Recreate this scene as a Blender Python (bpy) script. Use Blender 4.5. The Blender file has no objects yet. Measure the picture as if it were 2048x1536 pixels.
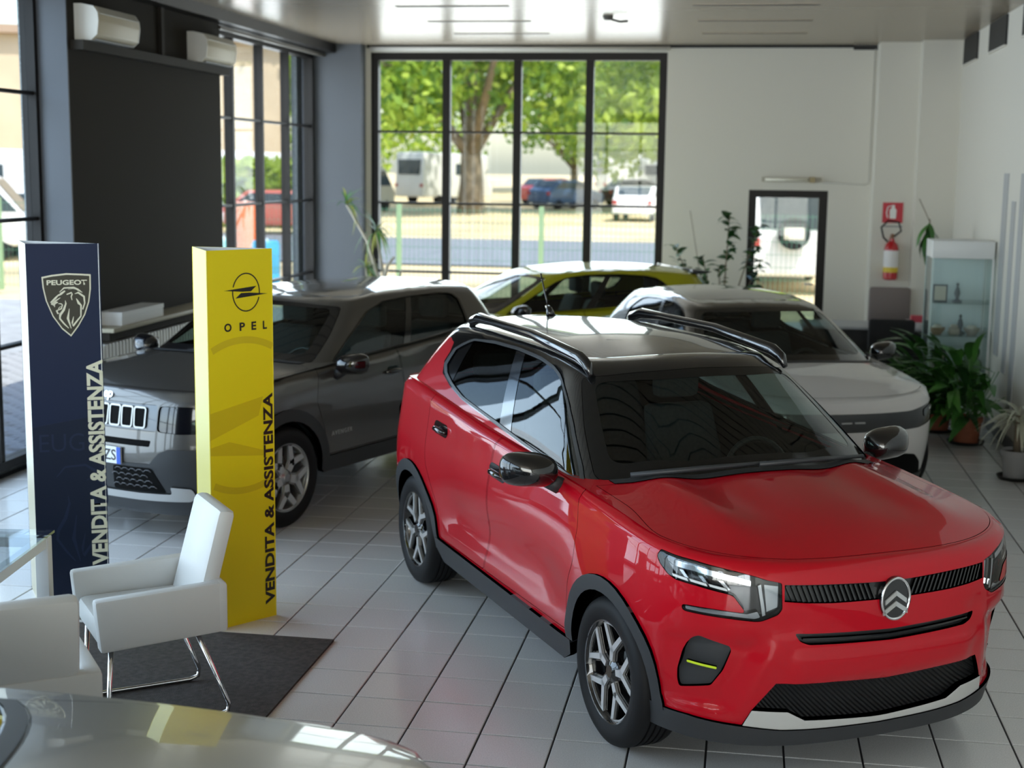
import bpy, bmesh, math, random
import numpy as np
from mathutils import Vector, Matrix
from mathutils.geometry import delaunay_2d_cdt

random.seed(7)
rng = np.random.default_rng(7)
SC = bpy.context.scene
COL = SC.collection
PI = math.pi

# ------------------------------------------------------------------ camera
F_PX, PITCH, ROLL, YAW, CAM_H = 2842.0, math.radians(8.675), math.radians(-.743), math.radians(-9.221), 2.438
def cam_axes():
    f0 = np.array([math.sin(YAW), math.cos(YAW), 0]); r0 = np.array([math.cos(YAW), -math.sin(YAW), 0]); up = np.array([0, 0, 1.])
    fwd = math.cos(PITCH) * f0 - math.sin(PITCH) * up
    dn = -(math.cos(PITCH) * up + math.sin(PITCH) * f0)
    return math.cos(ROLL) * r0 + math.sin(ROLL) * dn, -math.sin(ROLL) * r0 + math.cos(ROLL) * dn, fwd
_r, _d, _f = cam_axes()
cam_data = bpy.data.cameras.new('camera'); cam = bpy.data.objects.new('camera', cam_data); COL.objects.link(cam)
cam.matrix_world = Matrix(((_r[0], -_d[0], -_f[0], 0), (_r[1], -_d[1], -_f[1], 0), (_r[2], -_d[2], -_f[2], CAM_H), (0, 0, 0, 1)))
cam_data.sensor_width = 36; cam_data.lens = F_PX / 2048 * 36
cam_data.clip_start = .05; cam_data.clip_end = 600
cam_data.dof.use_dof = True; cam_data.dof.focus_distance = 6.2; cam_data.dof.aperture_fstop = 50 / 20.
SC.camera = cam

# ------------------------------------------------------------------ world, sun, exposure
SUN_DIR = Vector((.42, -.42, 1.)).normalized()          # towards the sun
world = bpy.data.worlds.new('world'); SC.world = world; world.use_nodes = True
wn = world.node_tree.nodes; wl = world.node_tree.links
sky = wn.new('ShaderNodeTexSky'); sky.sky_type = 'NISHITA'; sky.sun_disc = False
sky.sun_elevation = math.asin(SUN_DIR.z); sky.sun_rotation = math.atan2(SUN_DIR.x, SUN_DIR.y)
sky.air_density = 1.1; sky.dust_density = 1.6; sky.ozone_density = 1.2
wl.new(sky.outputs['Color'], wn['Background'].inputs['Color']); wn['Background'].inputs['Strength'].default_value = .26
sun_d = bpy.data.lights.new('sun', 'SUN'); sun_d.energy = 3.6; sun_d.angle = .01; sun_d.color = (1, .95, .86)
sun = bpy.data.objects.new('sun', sun_d); COL.objects.link(sun)
sun.rotation_euler = SUN_DIR.to_track_quat('Z', 'Y').to_euler(); sun.location = (20, -20, 40)
SC.view_settings.view_transform = 'Standard'; SC.view_settings.look = 'None'; SC.view_settings.gamma = 1
SC.view_settings.use_curve_mapping = False; SC.view_settings.exposure = .6
SC.cycles.use_denoising = True
SC.cycles.max_bounces = 10; SC.cycles.diffuse_bounces = 5; SC.cycles.glossy_bounces = 5
SC.cycles.transparent_max_bounces = 24; SC.cycles.transmission_bounces = 6
SC.cycles.caustics_reflective = False; SC.cycles.caustics_refractive = False
SC.cycles.sample_clamp_indirect = 6
def daylight(loc, rot, sx, sy, energy, color=(.86, .93, 1)):
    d = bpy.data.lights.new('window_daylight', 'AREA'); d.shape = 'RECTANGLE'; d.size = sx; d.size_y = sy
    d.energy = energy; d.color = color
    o = bpy.data.objects.new('window_daylight', d); COL.objects.link(o); o.location = loc; o.rotation_euler = rot
    return o
# daylight that comes in through the glazed left front, the back window and the glazing behind the camera
daylight((-5.95, 3.0, 2.0), (0, math.radians(-90), 0), 3.6, 15, 540, (.66, .82, 1))
daylight((-5.75, 15.9, 2.0), (0, math.radians(-90), 0), 3.4, 3.2, 110)
daylight((-1.6, -5.2, 2.0), (math.radians(90), 0, 0), 6.6, 3.5, 390, (1, .97, .93))
daylight((-2.9, 18.25, 2.0), (math.radians(-90), 0, 0), 3.7, 3.4, 90)

# ------------------------------------------------------------------ materials
MATS = {}
def mat(name, col, rough=.5, metal=0., coat=0., spec=.5, noise=None, bump=None, emit=None, trans=None, coat_rough=.03, coat_ior=1.5):
    if name in MATS: return MATS[name]
    m = bpy.data.materials.new(name); m.use_nodes = True; MATS[name] = m
    n = m.node_tree.nodes; l = m.node_tree.links; b = n['Principled BSDF']
    b.inputs['Base Color'].default_value = (*col, 1); b.inputs['Roughness'].default_value = rough
    b.inputs['Metallic'].default_value = metal; b.inputs['Coat Weight'].default_value = coat
    b.inputs['Coat Roughness'].default_value = coat_rough; b.inputs['Coat IOR'].default_value = coat_ior; b.inputs['Specular IOR Level'].default_value = spec
    if emit: b.inputs['Emission Color'].default_value = (*emit[0], 1); b.inputs['Emission Strength'].default_value = emit[1]
    if noise:                                           # (scale, amount, detail)
        tc = n.new('ShaderNodeTexCoord'); t = n.new('ShaderNodeTexNoise'); t.inputs['Scale'].default_value = noise[0]
        t.inputs['Detail'].default_value = noise[2] if len(noise) > 2 else 4
        r = n.new('ShaderNodeValToRGB'); a = noise[1]
        r.color_ramp.elements[0].position = .3; r.color_ramp.elements[1].position = .7
        r.color_ramp.elements[0].color = (*[max(0, c * (1 - a)) for c in col], 1); r.color_ramp.elements[1].color = (*[min(1, c * (1 + a)) for c in col], 1)
        l.new(tc.outputs['Object'], t.inputs['Vector']); l.new(t.outputs['Fac'], r.inputs['Fac']); l.new(r.outputs['Color'], b.inputs['Base Color'])
    if bump:                                            # (scale, strength)
        tc = n.new('ShaderNodeTexCoord'); t = n.new('ShaderNodeTexNoise'); t.inputs['Scale'].default_value = bump[0]; t.inputs['Detail'].default_value = 3
        bp = n.new('ShaderNodeBump'); bp.inputs['Strength'].default_value = bump[1]; bp.inputs['Distance'].default_value = .01
        l.new(tc.outputs['Object'], t.inputs['Vector']); l.new(t.outputs['Fac'], bp.inputs['Height']); l.new(bp.outputs['Normal'], b.inputs['Normal'])
    return m
def glass(name, tint, refl=1.0, ior=1.5, rough=0.):
    """thin sheet of glass: fresnel reflection over a tinted clear sheet"""
    if name in MATS: return MATS[name]
    m = bpy.data.materials.new(name); m.use_nodes = True; MATS[name] = m
    n = m.node_tree.nodes; l = m.node_tree.links; n.remove(n['Principled BSDF']); out = n['Material Output']
    t = n.new('ShaderNodeBsdfTransparent'); t.inputs['Color'].default_value = (*tint, 1)
    g = n.new('ShaderNodeBsdfGlossy'); g.inputs['Roughness'].default_value = rough; g.inputs['Color'].default_value = (refl, refl, refl, 1)
    geo = n.new('ShaderNodeNewGeometry'); dt = n.new('ShaderNodeVectorMath'); dt.operation = 'DOT_PRODUCT'
    l.new(geo.outputs['Incoming'], dt.inputs[0]); l.new(geo.outputs['Normal'], dt.inputs[1]); f0 = ((ior - 1) / (ior + 1)) ** 2
    def mth(op, a, b=None, c=None):
        q = n.new('ShaderNodeMath'); q.operation = op
        for k, v in enumerate((a, b, c)):
            if v is None: continue
            if isinstance(v, (int, float)): q.inputs[k].default_value = v
            else: l.new(v, q.inputs[k])
        return q.outputs[0]
    p5 = mth('POWER', mth('SUBTRACT', 1., mth('ABSOLUTE', dt.outputs['Value'])), 5.); fac = mth('MULTIPLY_ADD', p5, 1 - f0, f0)
    x = n.new('ShaderNodeMixShader'); l.new(fac, x.inputs['Fac']); l.new(t.outputs['BSDF'], x.inputs[1]); l.new(g.outputs['BSDF'], x.inputs[2])
    l.new(x.outputs['Shader'], out.inputs['Surface']); return m

# ------------------------------------------------------------------ mesh helpers
def tag(o, label=None, cat=None, group=None, kind=None):
    if label: o['label'] = label
    if cat: o['category'] = cat
    if group: o['group'] = group
    if kind: o['kind'] = kind
    return o
def thing(name, label, cat, loc=(0, 0, 0), rz=0., group=None):
    o = bpy.data.objects.new(name, None); o.empty_display_size = .1; COL.objects.link(o)
    o.location = loc; o.rotation_euler = (0, 0, rz); return tag(o, label, cat, group)
def addobj(name, me, parent=None, m=None):
    o = bpy.data.objects.new(name, me); COL.objects.link(o)
    if m is not None: me.materials.append(m)
    if parent is not None: o.parent = parent
    return o
class MB:
    """collects simple solids into one mesh"""
    def __init__(s): s.v = []; s.f = []
    def add(s, v, f): b = len(s.v); s.v += [tuple(p) for p in v]; s.f += [tuple(i + b for i in q) for q in f]; return s
    def box(s, a, b):
        (x0, y0, z0), (x1, y1, z1) = a, b
        return s.add([(x0, y0, z0), (x1, y0, z0), (x1, y1, z0), (x0, y1, z0), (x0, y0, z1), (x1, y0, z1), (x1, y1, z1), (x0, y1, z1)],
                     [(0, 3, 2, 1), (4, 5, 6, 7), (0, 1, 5, 4), (1, 2, 6, 5), (2, 3, 7, 6), (3, 0, 4, 7)])
    def tube(s, pts, r, n=8, caps=True):
        pts = [Vector(p) for p in pts]; rs = r if isinstance(r, (list, tuple)) else [r] * len(pts); rings = []
        t0 = (pts[1] - pts[0]).normalized(); up = Vector((0, 0, 1)) if abs(t0.z) < .9 else Vector((1, 0, 0)); a = t0.cross(up).normalized()
        for i, p in enumerate(pts):
            t = (pts[min(i + 1, len(pts) - 1)] - pts[max(i - 1, 0)]).normalized(); a = (a - t * a.dot(t)).normalized(); b = t.cross(a)
            rings.append([p + (a * math.cos(2 * PI * k / n) + b * math.sin(2 * PI * k / n)) * rs[i] for k in range(n)])
        v = [q for r_ in rings for q in r_]; f = []
        for i in range(len(pts) - 1):
            for k in range(n): f.append((i * n + k, i * n + (k + 1) % n, (i + 1) * n + (k + 1) % n, (i + 1) * n + k))
        if caps: f.append(tuple(reversed(range(n)))); f.append(tuple(range((len(pts) - 1) * n, len(pts) * n)))
        return s.add(v, f)
    def lathe(s, prof, n=24, axis='z', c=(0, 0, 0), close=False):
        v = []; f = []; m = len(prof)
        for k in range(n):
            a = 2 * PI * k / n
            for r, h in prof:
                q = (r * math.cos(a), r * math.sin(a), h) if axis == 'z' else (r * math.cos(a), h, r * math.sin(a)) if axis == 'y' else (h, r * math.cos(a), r * math.sin(a))
                v.append((q[0] + c[0], q[1] + c[1], q[2] + c[2]))
        for k in range(n):
            for i in range(m - 1 + (1 if close else 0)):
                j = (i + 1) % m; f.append((k * m + i, k * m + j, ((k + 1) % n) * m + j, ((k + 1) % n) * m + i))
        return s.add(v, f)
    def prism(s, poly, fn, h0, h1):
        """poly 2d outline, fn(u,v,h)->point"""
        n = len(poly); v = [fn(u, w, h0) for u, w in poly] + [fn(u, w, h1) for u, w in poly]
        return s.add(v, [tuple(reversed(range(n))), tuple(range(n, 2 * n))] + [(i, (i + 1) % n, n + (i + 1) % n, n + i) for i in range(n)])
    def mesh(s, name='m', smooth=False, bevel=0, seg=2):
        me = bpy.data.meshes.new(name); me.from_pydata(s.v, [], s.f)
        bm = bmesh.new(); bm.from_mesh(me)
        if bevel: bmesh.ops.bevel(bm, geom=list(bm.edges), offset=bevel, segments=seg, affect='EDGES', profile=.5, clamp_overlap=True)
        bmesh.ops.recalc_face_normals(bm, faces=bm.faces); bm.to_mesh(me); bm.free()
        if smooth or bevel: me.polygons.foreach_set('use_smooth', [True] * len(me.polygons))
        if smooth == 'auto' or bevel: 
            try: me.set_sharp_from_angle(angle=math.radians(40))
            except Exception: pass
        me.update(); return me
    def obj(s, name, m, parent=None, **k): return addobj(name, s.mesh(name, **k), parent, m)
def box(name, a, b, m, parent=None, bevel=0, **k): return MB().box(a, b).obj(name, m, parent, bevel=bevel, **k)
def copy_tree(o, parent=None):
    c = o.copy(); COL.objects.link(c)
    if parent is not None: c.parent = parent
    for ch in list(o.children): copy_tree(ch, c)
    return c
def text_mesh(txt, size, off=0., extrude=.0008, space=1., align='LEFT'):
    cu = bpy.data.curves.new('t', 'FONT'); cu.body = txt; cu.size = size; cu.offset = off; cu.extrude = extrude; cu.space_character = space
    cu.align_x = align; cu.resolution_u = 3
    o = bpy.data.objects.new('t', cu); COL.objects.link(o); dg = bpy.context.evaluated_depsgraph_get()
    me = bpy.data.meshes.new_from_object(o.evaluated_get(dg)); bpy.data.objects.remove(o); bpy.data.curves.remove(cu); me.materials.clear(); return me
def pchip(xs,ys):
    xs=np.array(xs,float);ys=np.array(ys,float)
    if xs[0]>xs[-1]: xs=xs[::-1];ys=ys[::-1]
    h=np.diff(xs);d=np.diff(ys)/h;m=np.zeros_like(xs)
    for i in range(1,len(xs)-1):
        if d[i-1]*d[i]>0:
            w1=2*h[i]+h[i-1];w2=h[i]+2*h[i-1];m[i]=(w1+w2)/(w1/d[i-1]+w2/d[i])
    m[0]=d[0];m[-1]=d[-1]
    def f(x):
        x=np.asarray(x,float);xc=np.clip(x,xs[0],xs[-1]);i=np.clip(np.searchsorted(xs,xc)-1,0,len(xs)-2)
        t=(xc-xs[i])/h[i];a=ys[i];b=ys[i+1];ma=m[i]*h[i];mb=m[i+1]*h[i]
        return a*(1+2*t)*(1-t)**2+ma*t*(1-t)**2+b*t*t*(3-2*t)+mb*t*t*(t-1)
    return f
def sstep(a,b,x):
    t=np.clip((np.asarray(x,float)-a)/(b-a),0,1);return t*t*(3-2*t)
def bump(x,c,w): return np.exp(-((np.asarray(x,float)-c)/w)**2)
class Plan:
    """half plan ring: front quarter superellipse, straight side, rear quarter; parameter a>=0 (about metres)"""
    def __init__(s,nose,xf,xr,tail,w,nf=2.5,nr=3.0):
        s.nose,s.xf,s.xr,s.tail,s.w=nose,xf,xr,tail,w
        th=np.linspace(0,np.pi/2,241)
        def tab(L,n):
            ex=np.cos(th).clip(0)**(2/n);ey=np.sin(th).clip(0)**(2/n);ex[-1]=0;ey[0]=0
            ds=np.hypot(np.diff(ex*L),np.diff(ey*w));a=np.concatenate([[0],np.cumsum(ds)]);return a,ex,ey
        s.fa,s.fx,s.fy=tab(nose-xf,nf);s.ra,s.rx,s.ry=tab(xr-tail,nr)
        s.qf=s.fa[-1];s.qs=s.qf+(xf-xr);s.q=s.qs+s.ra[-1]
    def fac(s,S):
        S=np.asarray(S,float);sg=np.where(S<0,-1.,1.);a=np.abs(S)
        over=a>s.q;a=np.where(over,2*s.q-a,a);sg=np.where(over,-sg,sg)
        ex=np.interp(a,s.fa,s.fx);ey=np.interp(a,s.fa,s.fy)
        b=s.q-a;rx=np.interp(b,s.ra,s.rx);ry=np.interp(b,s.ra,s.ry)
        fr=a<s.qf;re=a>s.qs
        exx=np.where(fr,ex,0);rxx=np.where(re,rx,0);eyy=np.where(fr,ey,np.where(re,ry,1.))
        xs=np.where(fr,s.xf,np.where(re,s.xr,s.xf-(a-s.qf)))
        return sg,exx,rxx,eyy,xs
    def pts(s,S,dn=0.,dw=0.,dt=0.):
        sg,ex,rx,ey,xs=s.fac(S)
        return xs+ex*(s.nose-dn-s.xf)-rx*(s.xr-s.tail-dt),sg*ey*(s.w-dw)
    def s_of_y(s,y):
        sg=np.sign(y);return sg*np.interp(np.abs(y)/s.w,s.fy,s.fa)
    def s_of_x(s,x):
        x=np.asarray(x,float);f=(x-s.xf)/(s.nose-s.xf);g=(s.xr-x)/(s.xr-s.tail)
        a=np.interp(np.clip(f,0,1),s.fx[::-1],s.fa[::-1]);b=s.q-np.interp(np.clip(g,0,1),s.rx[::-1],s.ra[::-1])
        return np.where(x>s.xf,a,np.where(x<s.xr,b,s.qf+(s.xf-x)))
    def sr_of_y(s,y): return s.q-np.interp(np.abs(y)/s.w,s.ry,s.ra)
class CarShape:
    def __init__(c,d):
        c.d=d
        c.low=Plan(d['nose'],d['xf'],d['xr'],d['tail'],d['w'],d.get('nf',2.5),d.get('nr',3.))
        c.nosef=pchip(*zip(*d['nosez']));c.tailf=pchip(*zip(*d['tailz']))
        c.secf=pchip(*zip(*d['sec']));c.taper=pchip(*zip(*d['taper']))
        c.base=pchip(*zip(*d['base']));c.crown=pchip(*zip(*d['crown']))
        c.rq,c.r,c.rqf,c.rf=d['curl']  # side drop,inset ; front drop,inset
        g=d['g0'];c.g0=Plan(*g[:5],*g[5:7]);g=d['g1'];c.g1=Plan(*g[:5],*g[5:7])
        c.roof=pchip(*zip(*d['roof']));c.rcrown=d['rcrown']
        c.hs,c.gs=d.get('gprof',(.86,.72));c.vs=.8
        c.kf=c.g0.q and 1
    # ---- lower body
    def zh(c,x,y):
        wt=(c.d['w']-c.r)*c.taper(x);u=np.clip(np.abs(y)/wt,0,1)
        z=c.base(x)+c.crown(x)*(1-u**2.2)
        f=c.d.get('hoodf')
        return z+f(x,np.abs(y)) if f else z
    def ring(c,S):
        sg,ex,rx,ey,xs=c.low.fac(S)
        rf=c.r+(c.rf-c.r)*ex**.7
        x,y=c.low.pts(S,dn=c.rf+c.d['nose']-c.nosef(c.d['ztopf']),dw=c.r,dt=c.r+c.tailf(c.d['ztopr'])-c.d['tail'])
        y=y*c.taper(x);return x,y
    def body(c,S,t):
        S=np.asarray(S,float);t=np.asarray(t,float)
        sg,ex,rx,ey,xs=c.low.fac(S)
        xr,yr=c.ring(S);zt=c.zh(xr,yr)
        k=ex**.7;rq=c.rq+(c.rqf-c.rq)*k;r=c.r+(c.rf-c.r)*k
        tb=t-(zt-rq);ph=np.clip(tb/rq,0,np.pi/2)
        z=np.where(tb<0,t,zt-rq+rq*np.sin(ph));ins=np.where(tb<0,0,r*(1-np.cos(ph)))
        zq=np.minimum(z,zt-rq)
        kf=sstep(.0,.75,ex)  # vertical profile of the nose fades to the sides
        nose=c.d['nose']-(c.d['nose']-c.nosef(z))
        # below curl use profile up to the hood edge
        nz=c.nosef(np.minimum(z,c.d['ztopf']));tz=c.tailf(np.minimum(z,c.d['ztopr']))
        x=xs+ex*(nz-ins-c.low.xf)-rx*(c.low.xr-tz-ins)
        x0=xs+ex*(c.low.nose-c.low.xf)-rx*(c.low.xr-c.low.tail)
        w=(c.low.w+c.secf(z))*1.0
        f=c.d.get('sidef')
        if f: w=w+f(x,z)*(1-np.clip(ex,0,1)**2)*(1-np.clip(rx,0,1)**2)
        y=sg*ey*(w-ins)*c.taper(x)
        g=c.d.get('frontf')
        if g: x=x+g(np.abs(y),z)*sstep(.25,.6,ex)
        return np.stack([x,y,z],-1)
    def ttop(c,S):
        sg,ex,rx,ey,xs=c.low.fac(S);xr,yr=c.ring(S);zt=c.zh(xr,yr);rq=c.rq+(c.rqf-c.rq)*ex**.7
        return zt-rq+rq*np.pi/2
    # ---- greenhouse
    def zroof(c,x,y):
        w=c.g1.w;return c.roof(x)+c.rcrown*(1-np.clip(np.abs(y)/w,0,1)**2.2)
    def prof(c,v):
        v=np.asarray(v,float);hs,gs=c.hs,c.gs;g1=gs/hs
        u=np.clip((v-c.vs)/(1-c.vs),0,1)
        g=np.where(v<c.vs,gs*v/c.vs,(1-u)**2*gs+2*u*(1-u)*g1+u*u);h=np.where(v<c.vs,hs*v/c.vs,(1-u)**2*hs+2*u*(1-u)+u*u)
        return g,h
    def green(c,A,v):
        """A in [-1,1] scaled: 0 front centre, 1 rear centre. A maps piecewise to the two rings"""
        A=np.asarray(A,float);v=np.asarray(v,float)
        def ringpos(p):
            a=np.abs(A);a=np.where(a<1,a*p.qf,np.where(a<2,p.qf+(a-1)*(p.qs-p.qf),p.qs+(a-2)*(p.q-p.qs)));return p.pts(np.sign(A)*a)
        x0,y0=ringpos(c.g0);x1,y1=ringpos(c.g1)
        z0=c.zh(x0,y0)-.012;z1=c.zroof(x1,y1);g,h=c.prof(v)
        bl=c.d.get('gbulge',.02)*4*np.clip(v,0,1)*(1-np.clip(v,0,1))
        x=x0+(x1-x0)*g;y=(y0+(y1-y0)*g);a=np.abs(A)
        side=np.clip(np.minimum(a,3-a),0,1)
        y=y+np.sign(A)*bl*sstep(.3,1,side);x=x+bl*1.6*(1-sstep(0,.9,a))-bl*1.2*(1-sstep(0,.9,3-a))
        return np.stack([x,y,z0+(z1-z0)*h],-1)
    def green_inv_side(c,x,z,sg=1):
        x=np.atleast_1d(np.asarray(x,float));z=np.atleast_1d(np.asarray(z,float))
        lo=np.full(x.shape,.3);hi=np.full(x.shape,2.7)
        def vv(A):
            l=np.zeros_like(A);h=np.ones_like(A)
            for _ in range(28):
                m=(l+h)/2;p=c.green(A,m);up=p[...,2]<z;l=np.where(up,m,l);h=np.where(up,h,m)
            return (l+h)/2
        for _ in range(28):
            m=(lo+hi)/2;p=c.green(m,vv(m));b=p[...,0]>x;lo=np.where(b,m,lo);hi=np.where(b,hi,m)
        A=(lo+hi)/2;return np.stack([sg*A,vv(A)],-1)
# ------------------------------------------------------------------ patches cut from a curved surface
def in_poly(p, poly):
    x, y = p[:, 0], p[:, 1]; c = np.zeros(len(p), bool); q = np.roll(poly, -1, 0)
    for (x0, y0), (x1, y1) in zip(poly, q):
        if y0 == y1: continue
        k = ((y0 > y) != (y1 > y)) & (x < (x1 - x0) * (y - y0) / (y1 - y0) + x0); c ^= k
    return c
def densify(poly, res):
    out = []
    for a, b in zip(poly, np.roll(poly, -1, 0)):
        n = max(1, int(math.ceil(np.hypot(*(b - a)) / res)))
        out += [a + (b - a) * i / n for i in range(n)]
    return np.array(out)
def rounded(poly, r, n=4):
    P = [np.array(p, float) for p in poly]; out = []; N = len(P)
    for i in range(N):
        p, a, b = P[i], P[i - 1], P[(i + 1) % N]; da = a - p; db = b - p; la, lb = np.hypot(*da), np.hypot(*db)
        d = min(r, la * .45, lb * .45); A = p + da / la * d; B = p + db / lb * d
        for k in range(n + 1): t = k / n; out.append((1 - t) ** 2 * A + 2 * t * (1 - t) * p + t * t * B)
    return np.array(out)
def area2(P): x, y = P[:, 0], P[:, 1]; return .5 * np.sum(x * np.roll(y, -1) - np.roll(x, -1) * y)
def inset(poly, d):
    P = np.array(poly, float); sg = 1 if area2(P) > 0 else -1
    e = np.roll(P, -1, 0) - P; e /= np.maximum(np.hypot(e[:, 0], e[:, 1]), 1e-9)[:, None]; n = np.stack([-e[:, 1], e[:, 0]], 1) * sg
    m = n + np.roll(n, 1, 0); k = np.maximum((m * m).sum(1) / 2, .35)[:, None]; return P + m / k * d
def tri2d(outer, holes, res, sc):
    sc = np.array(sc, float); O = densify(np.array(outer, float) * sc, res); Hs = [densify(np.array(h, float) * sc, res) for h in holes]
    B = np.concatenate([O] + Hs); lo, hi = O.min(0), O.max(0)
    gx = np.arange(lo[0] + res * .5, hi[0], res); gy = np.arange(lo[1] + res * .5, hi[1], res)
    G = np.array([(x + (res * .5 if j % 2 else 0), y) for j, y in enumerate(gy) for x in gx]).reshape(-1, 2)
    if len(G):
        k = in_poly(G, O)
        for h in Hs: k &= ~in_poly(G, h)
        G = G[k]
    if len(G):
        d = np.full(len(G), 9.)
        for i in range(0, len(B), 256):
            c = B[i:i + 256]; d = np.minimum(d, np.hypot(G[:, None, 0] - c[None, :, 0], G[:, None, 1] - c[None, :, 1]).min(1))
        G = G[d > res * .45]
    V = np.concatenate([B, G]) if len(G) else B; E = []; b = 0
    for L in [O] + Hs:
        n = len(L); E += [(b + i, b + (i + 1) % n) for i in range(n)]; b += n
    v, e, f, *_ = delaunay_2d_cdt([Vector(p) for p in V], E, [], 0, 1e-6)
    v = np.array([tuple(p) for p in v]); f = np.array([tuple(t) for t in f if len(t) == 3])
    c = v[f].mean(1); k = in_poly(c, O)
    for h in Hs: k &= ~in_poly(c, h)
    f = f[k]; return v / sc, f
def surf(fn, uv, e=2e-3):
    u, v = uv[:, 0], uv[:, 1]; P = fn(u, v)
    N = np.cross(fn(u + e, v) - fn(u - e, v), fn(u, v + e) - fn(u, v - e)); l = np.linalg.norm(N, axis=1, keepdims=True)
    N = N / np.maximum(l, 1e-12)
    ref = P - np.stack([np.clip(P[:, 0], -1.3, 1.3), 0 * P[:, 0], np.full(len(P), .6)], 1)
    sg = np.where((N * ref).sum(1) < 0, -1., 1.); return P, N * sg[:, None]
def patch_mesh(name, fn, outer, holes=(), res=.04, off=0., lip=.012, sc=(1, 1), mirror=False, offn=None):
    uv, f = tri2d(outer, holes, res, sc); P, N = surf(fn, uv)
    o = off if offn is None else offn(uv[:, 0], uv[:, 1])[:, None]; P = P + N * o
    if mirror: P = P * [1, -1, 1]; N = N * [1, -1, 1]
    # orient
    fn_ = np.cross(P[f[:, 1]] - P[f[:, 0]], P[f[:, 2]] - P[f[:, 0]]); fl = (fn_ * N[f[:, 0]]).sum(1) < 0; f[fl] = f[fl][:, ::-1]
    verts = [tuple(p) for p in P]; faces = [tuple(int(i) for i in t) for t in f]; ln = [N[i] for t in faces for i in t]
    if lip:
        cnt = {}
        for t in faces:
            for a, b in ((t[0], t[1]), (t[1], t[2]), (t[2], t[0])): cnt[(a, b)] = 1
        bd = [k for k in cnt if (k[1], k[0]) not in cnt]; mp = {}
        for a, b in bd:
            for i in (a, b):
                if i not in mp: mp[i] = len(verts); verts.append(tuple(P[i])); verts.append(tuple(P[i] - N[i] * lip))
        for a, b in bd:
            A, B = mp[a], mp[b]; q = (A + 1, B + 1, B, A); n = np.cross(np.array(verts[B]) - verts[A], -N[a]); n = -n / max(np.linalg.norm(n), 1e-9)
            faces.append(q); ln += [-n] * 4
    me = bpy.data.meshes.new(name); me.from_pydata(verts, [], faces); me.polygons.foreach_set('use_smooth', [True] * len(faces))
    me.normals_split_custom_set([tuple(x) for x in ln]); me.update(); return me

SHARE = {}
def shared(key, make):
    if key not in SHARE: SHARE[key] = make()
    return SHARE[key]
BLACK = mat('gloss_black', (.006, .006, .007), .12, coat=1, spec=.4)
PLASTIC = mat('grey_plastic', (.028, .03, .033), .5)
DARK = mat('dark_void', (.004, .004, .004), .8, spec=.1)
RUBBER = mat('rubber', (.008, .008, .009), .6, spec=.25)
CHROME = mat('chrome', (.75, .75, .76), .08, 1)
SILVER = mat('silver_alloy', (.72, .72, .72), .38, .8)
SATIN = mat('satin_silver', (.50, .50, .49), .42, .55)
LENS = glass('lamp_lens', (.93, .95, .97), 1., 1.5)
TINT = glass('car_glass', (.50, .60, .57), 1., 1.55)
DTINT = glass('dark_car_glass', (.30, .36, .34), 1., 1.6)
WHITEP = mat('lamp_white', (.85, .85, .82), .25)
SEATM = mat('seat_cloth', (.035, .037, .04), .8, noise=(60, .2))
LSEAT = mat('seat_cloth_light', (.25, .27, .28), .8, noise=(60, .15))

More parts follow.
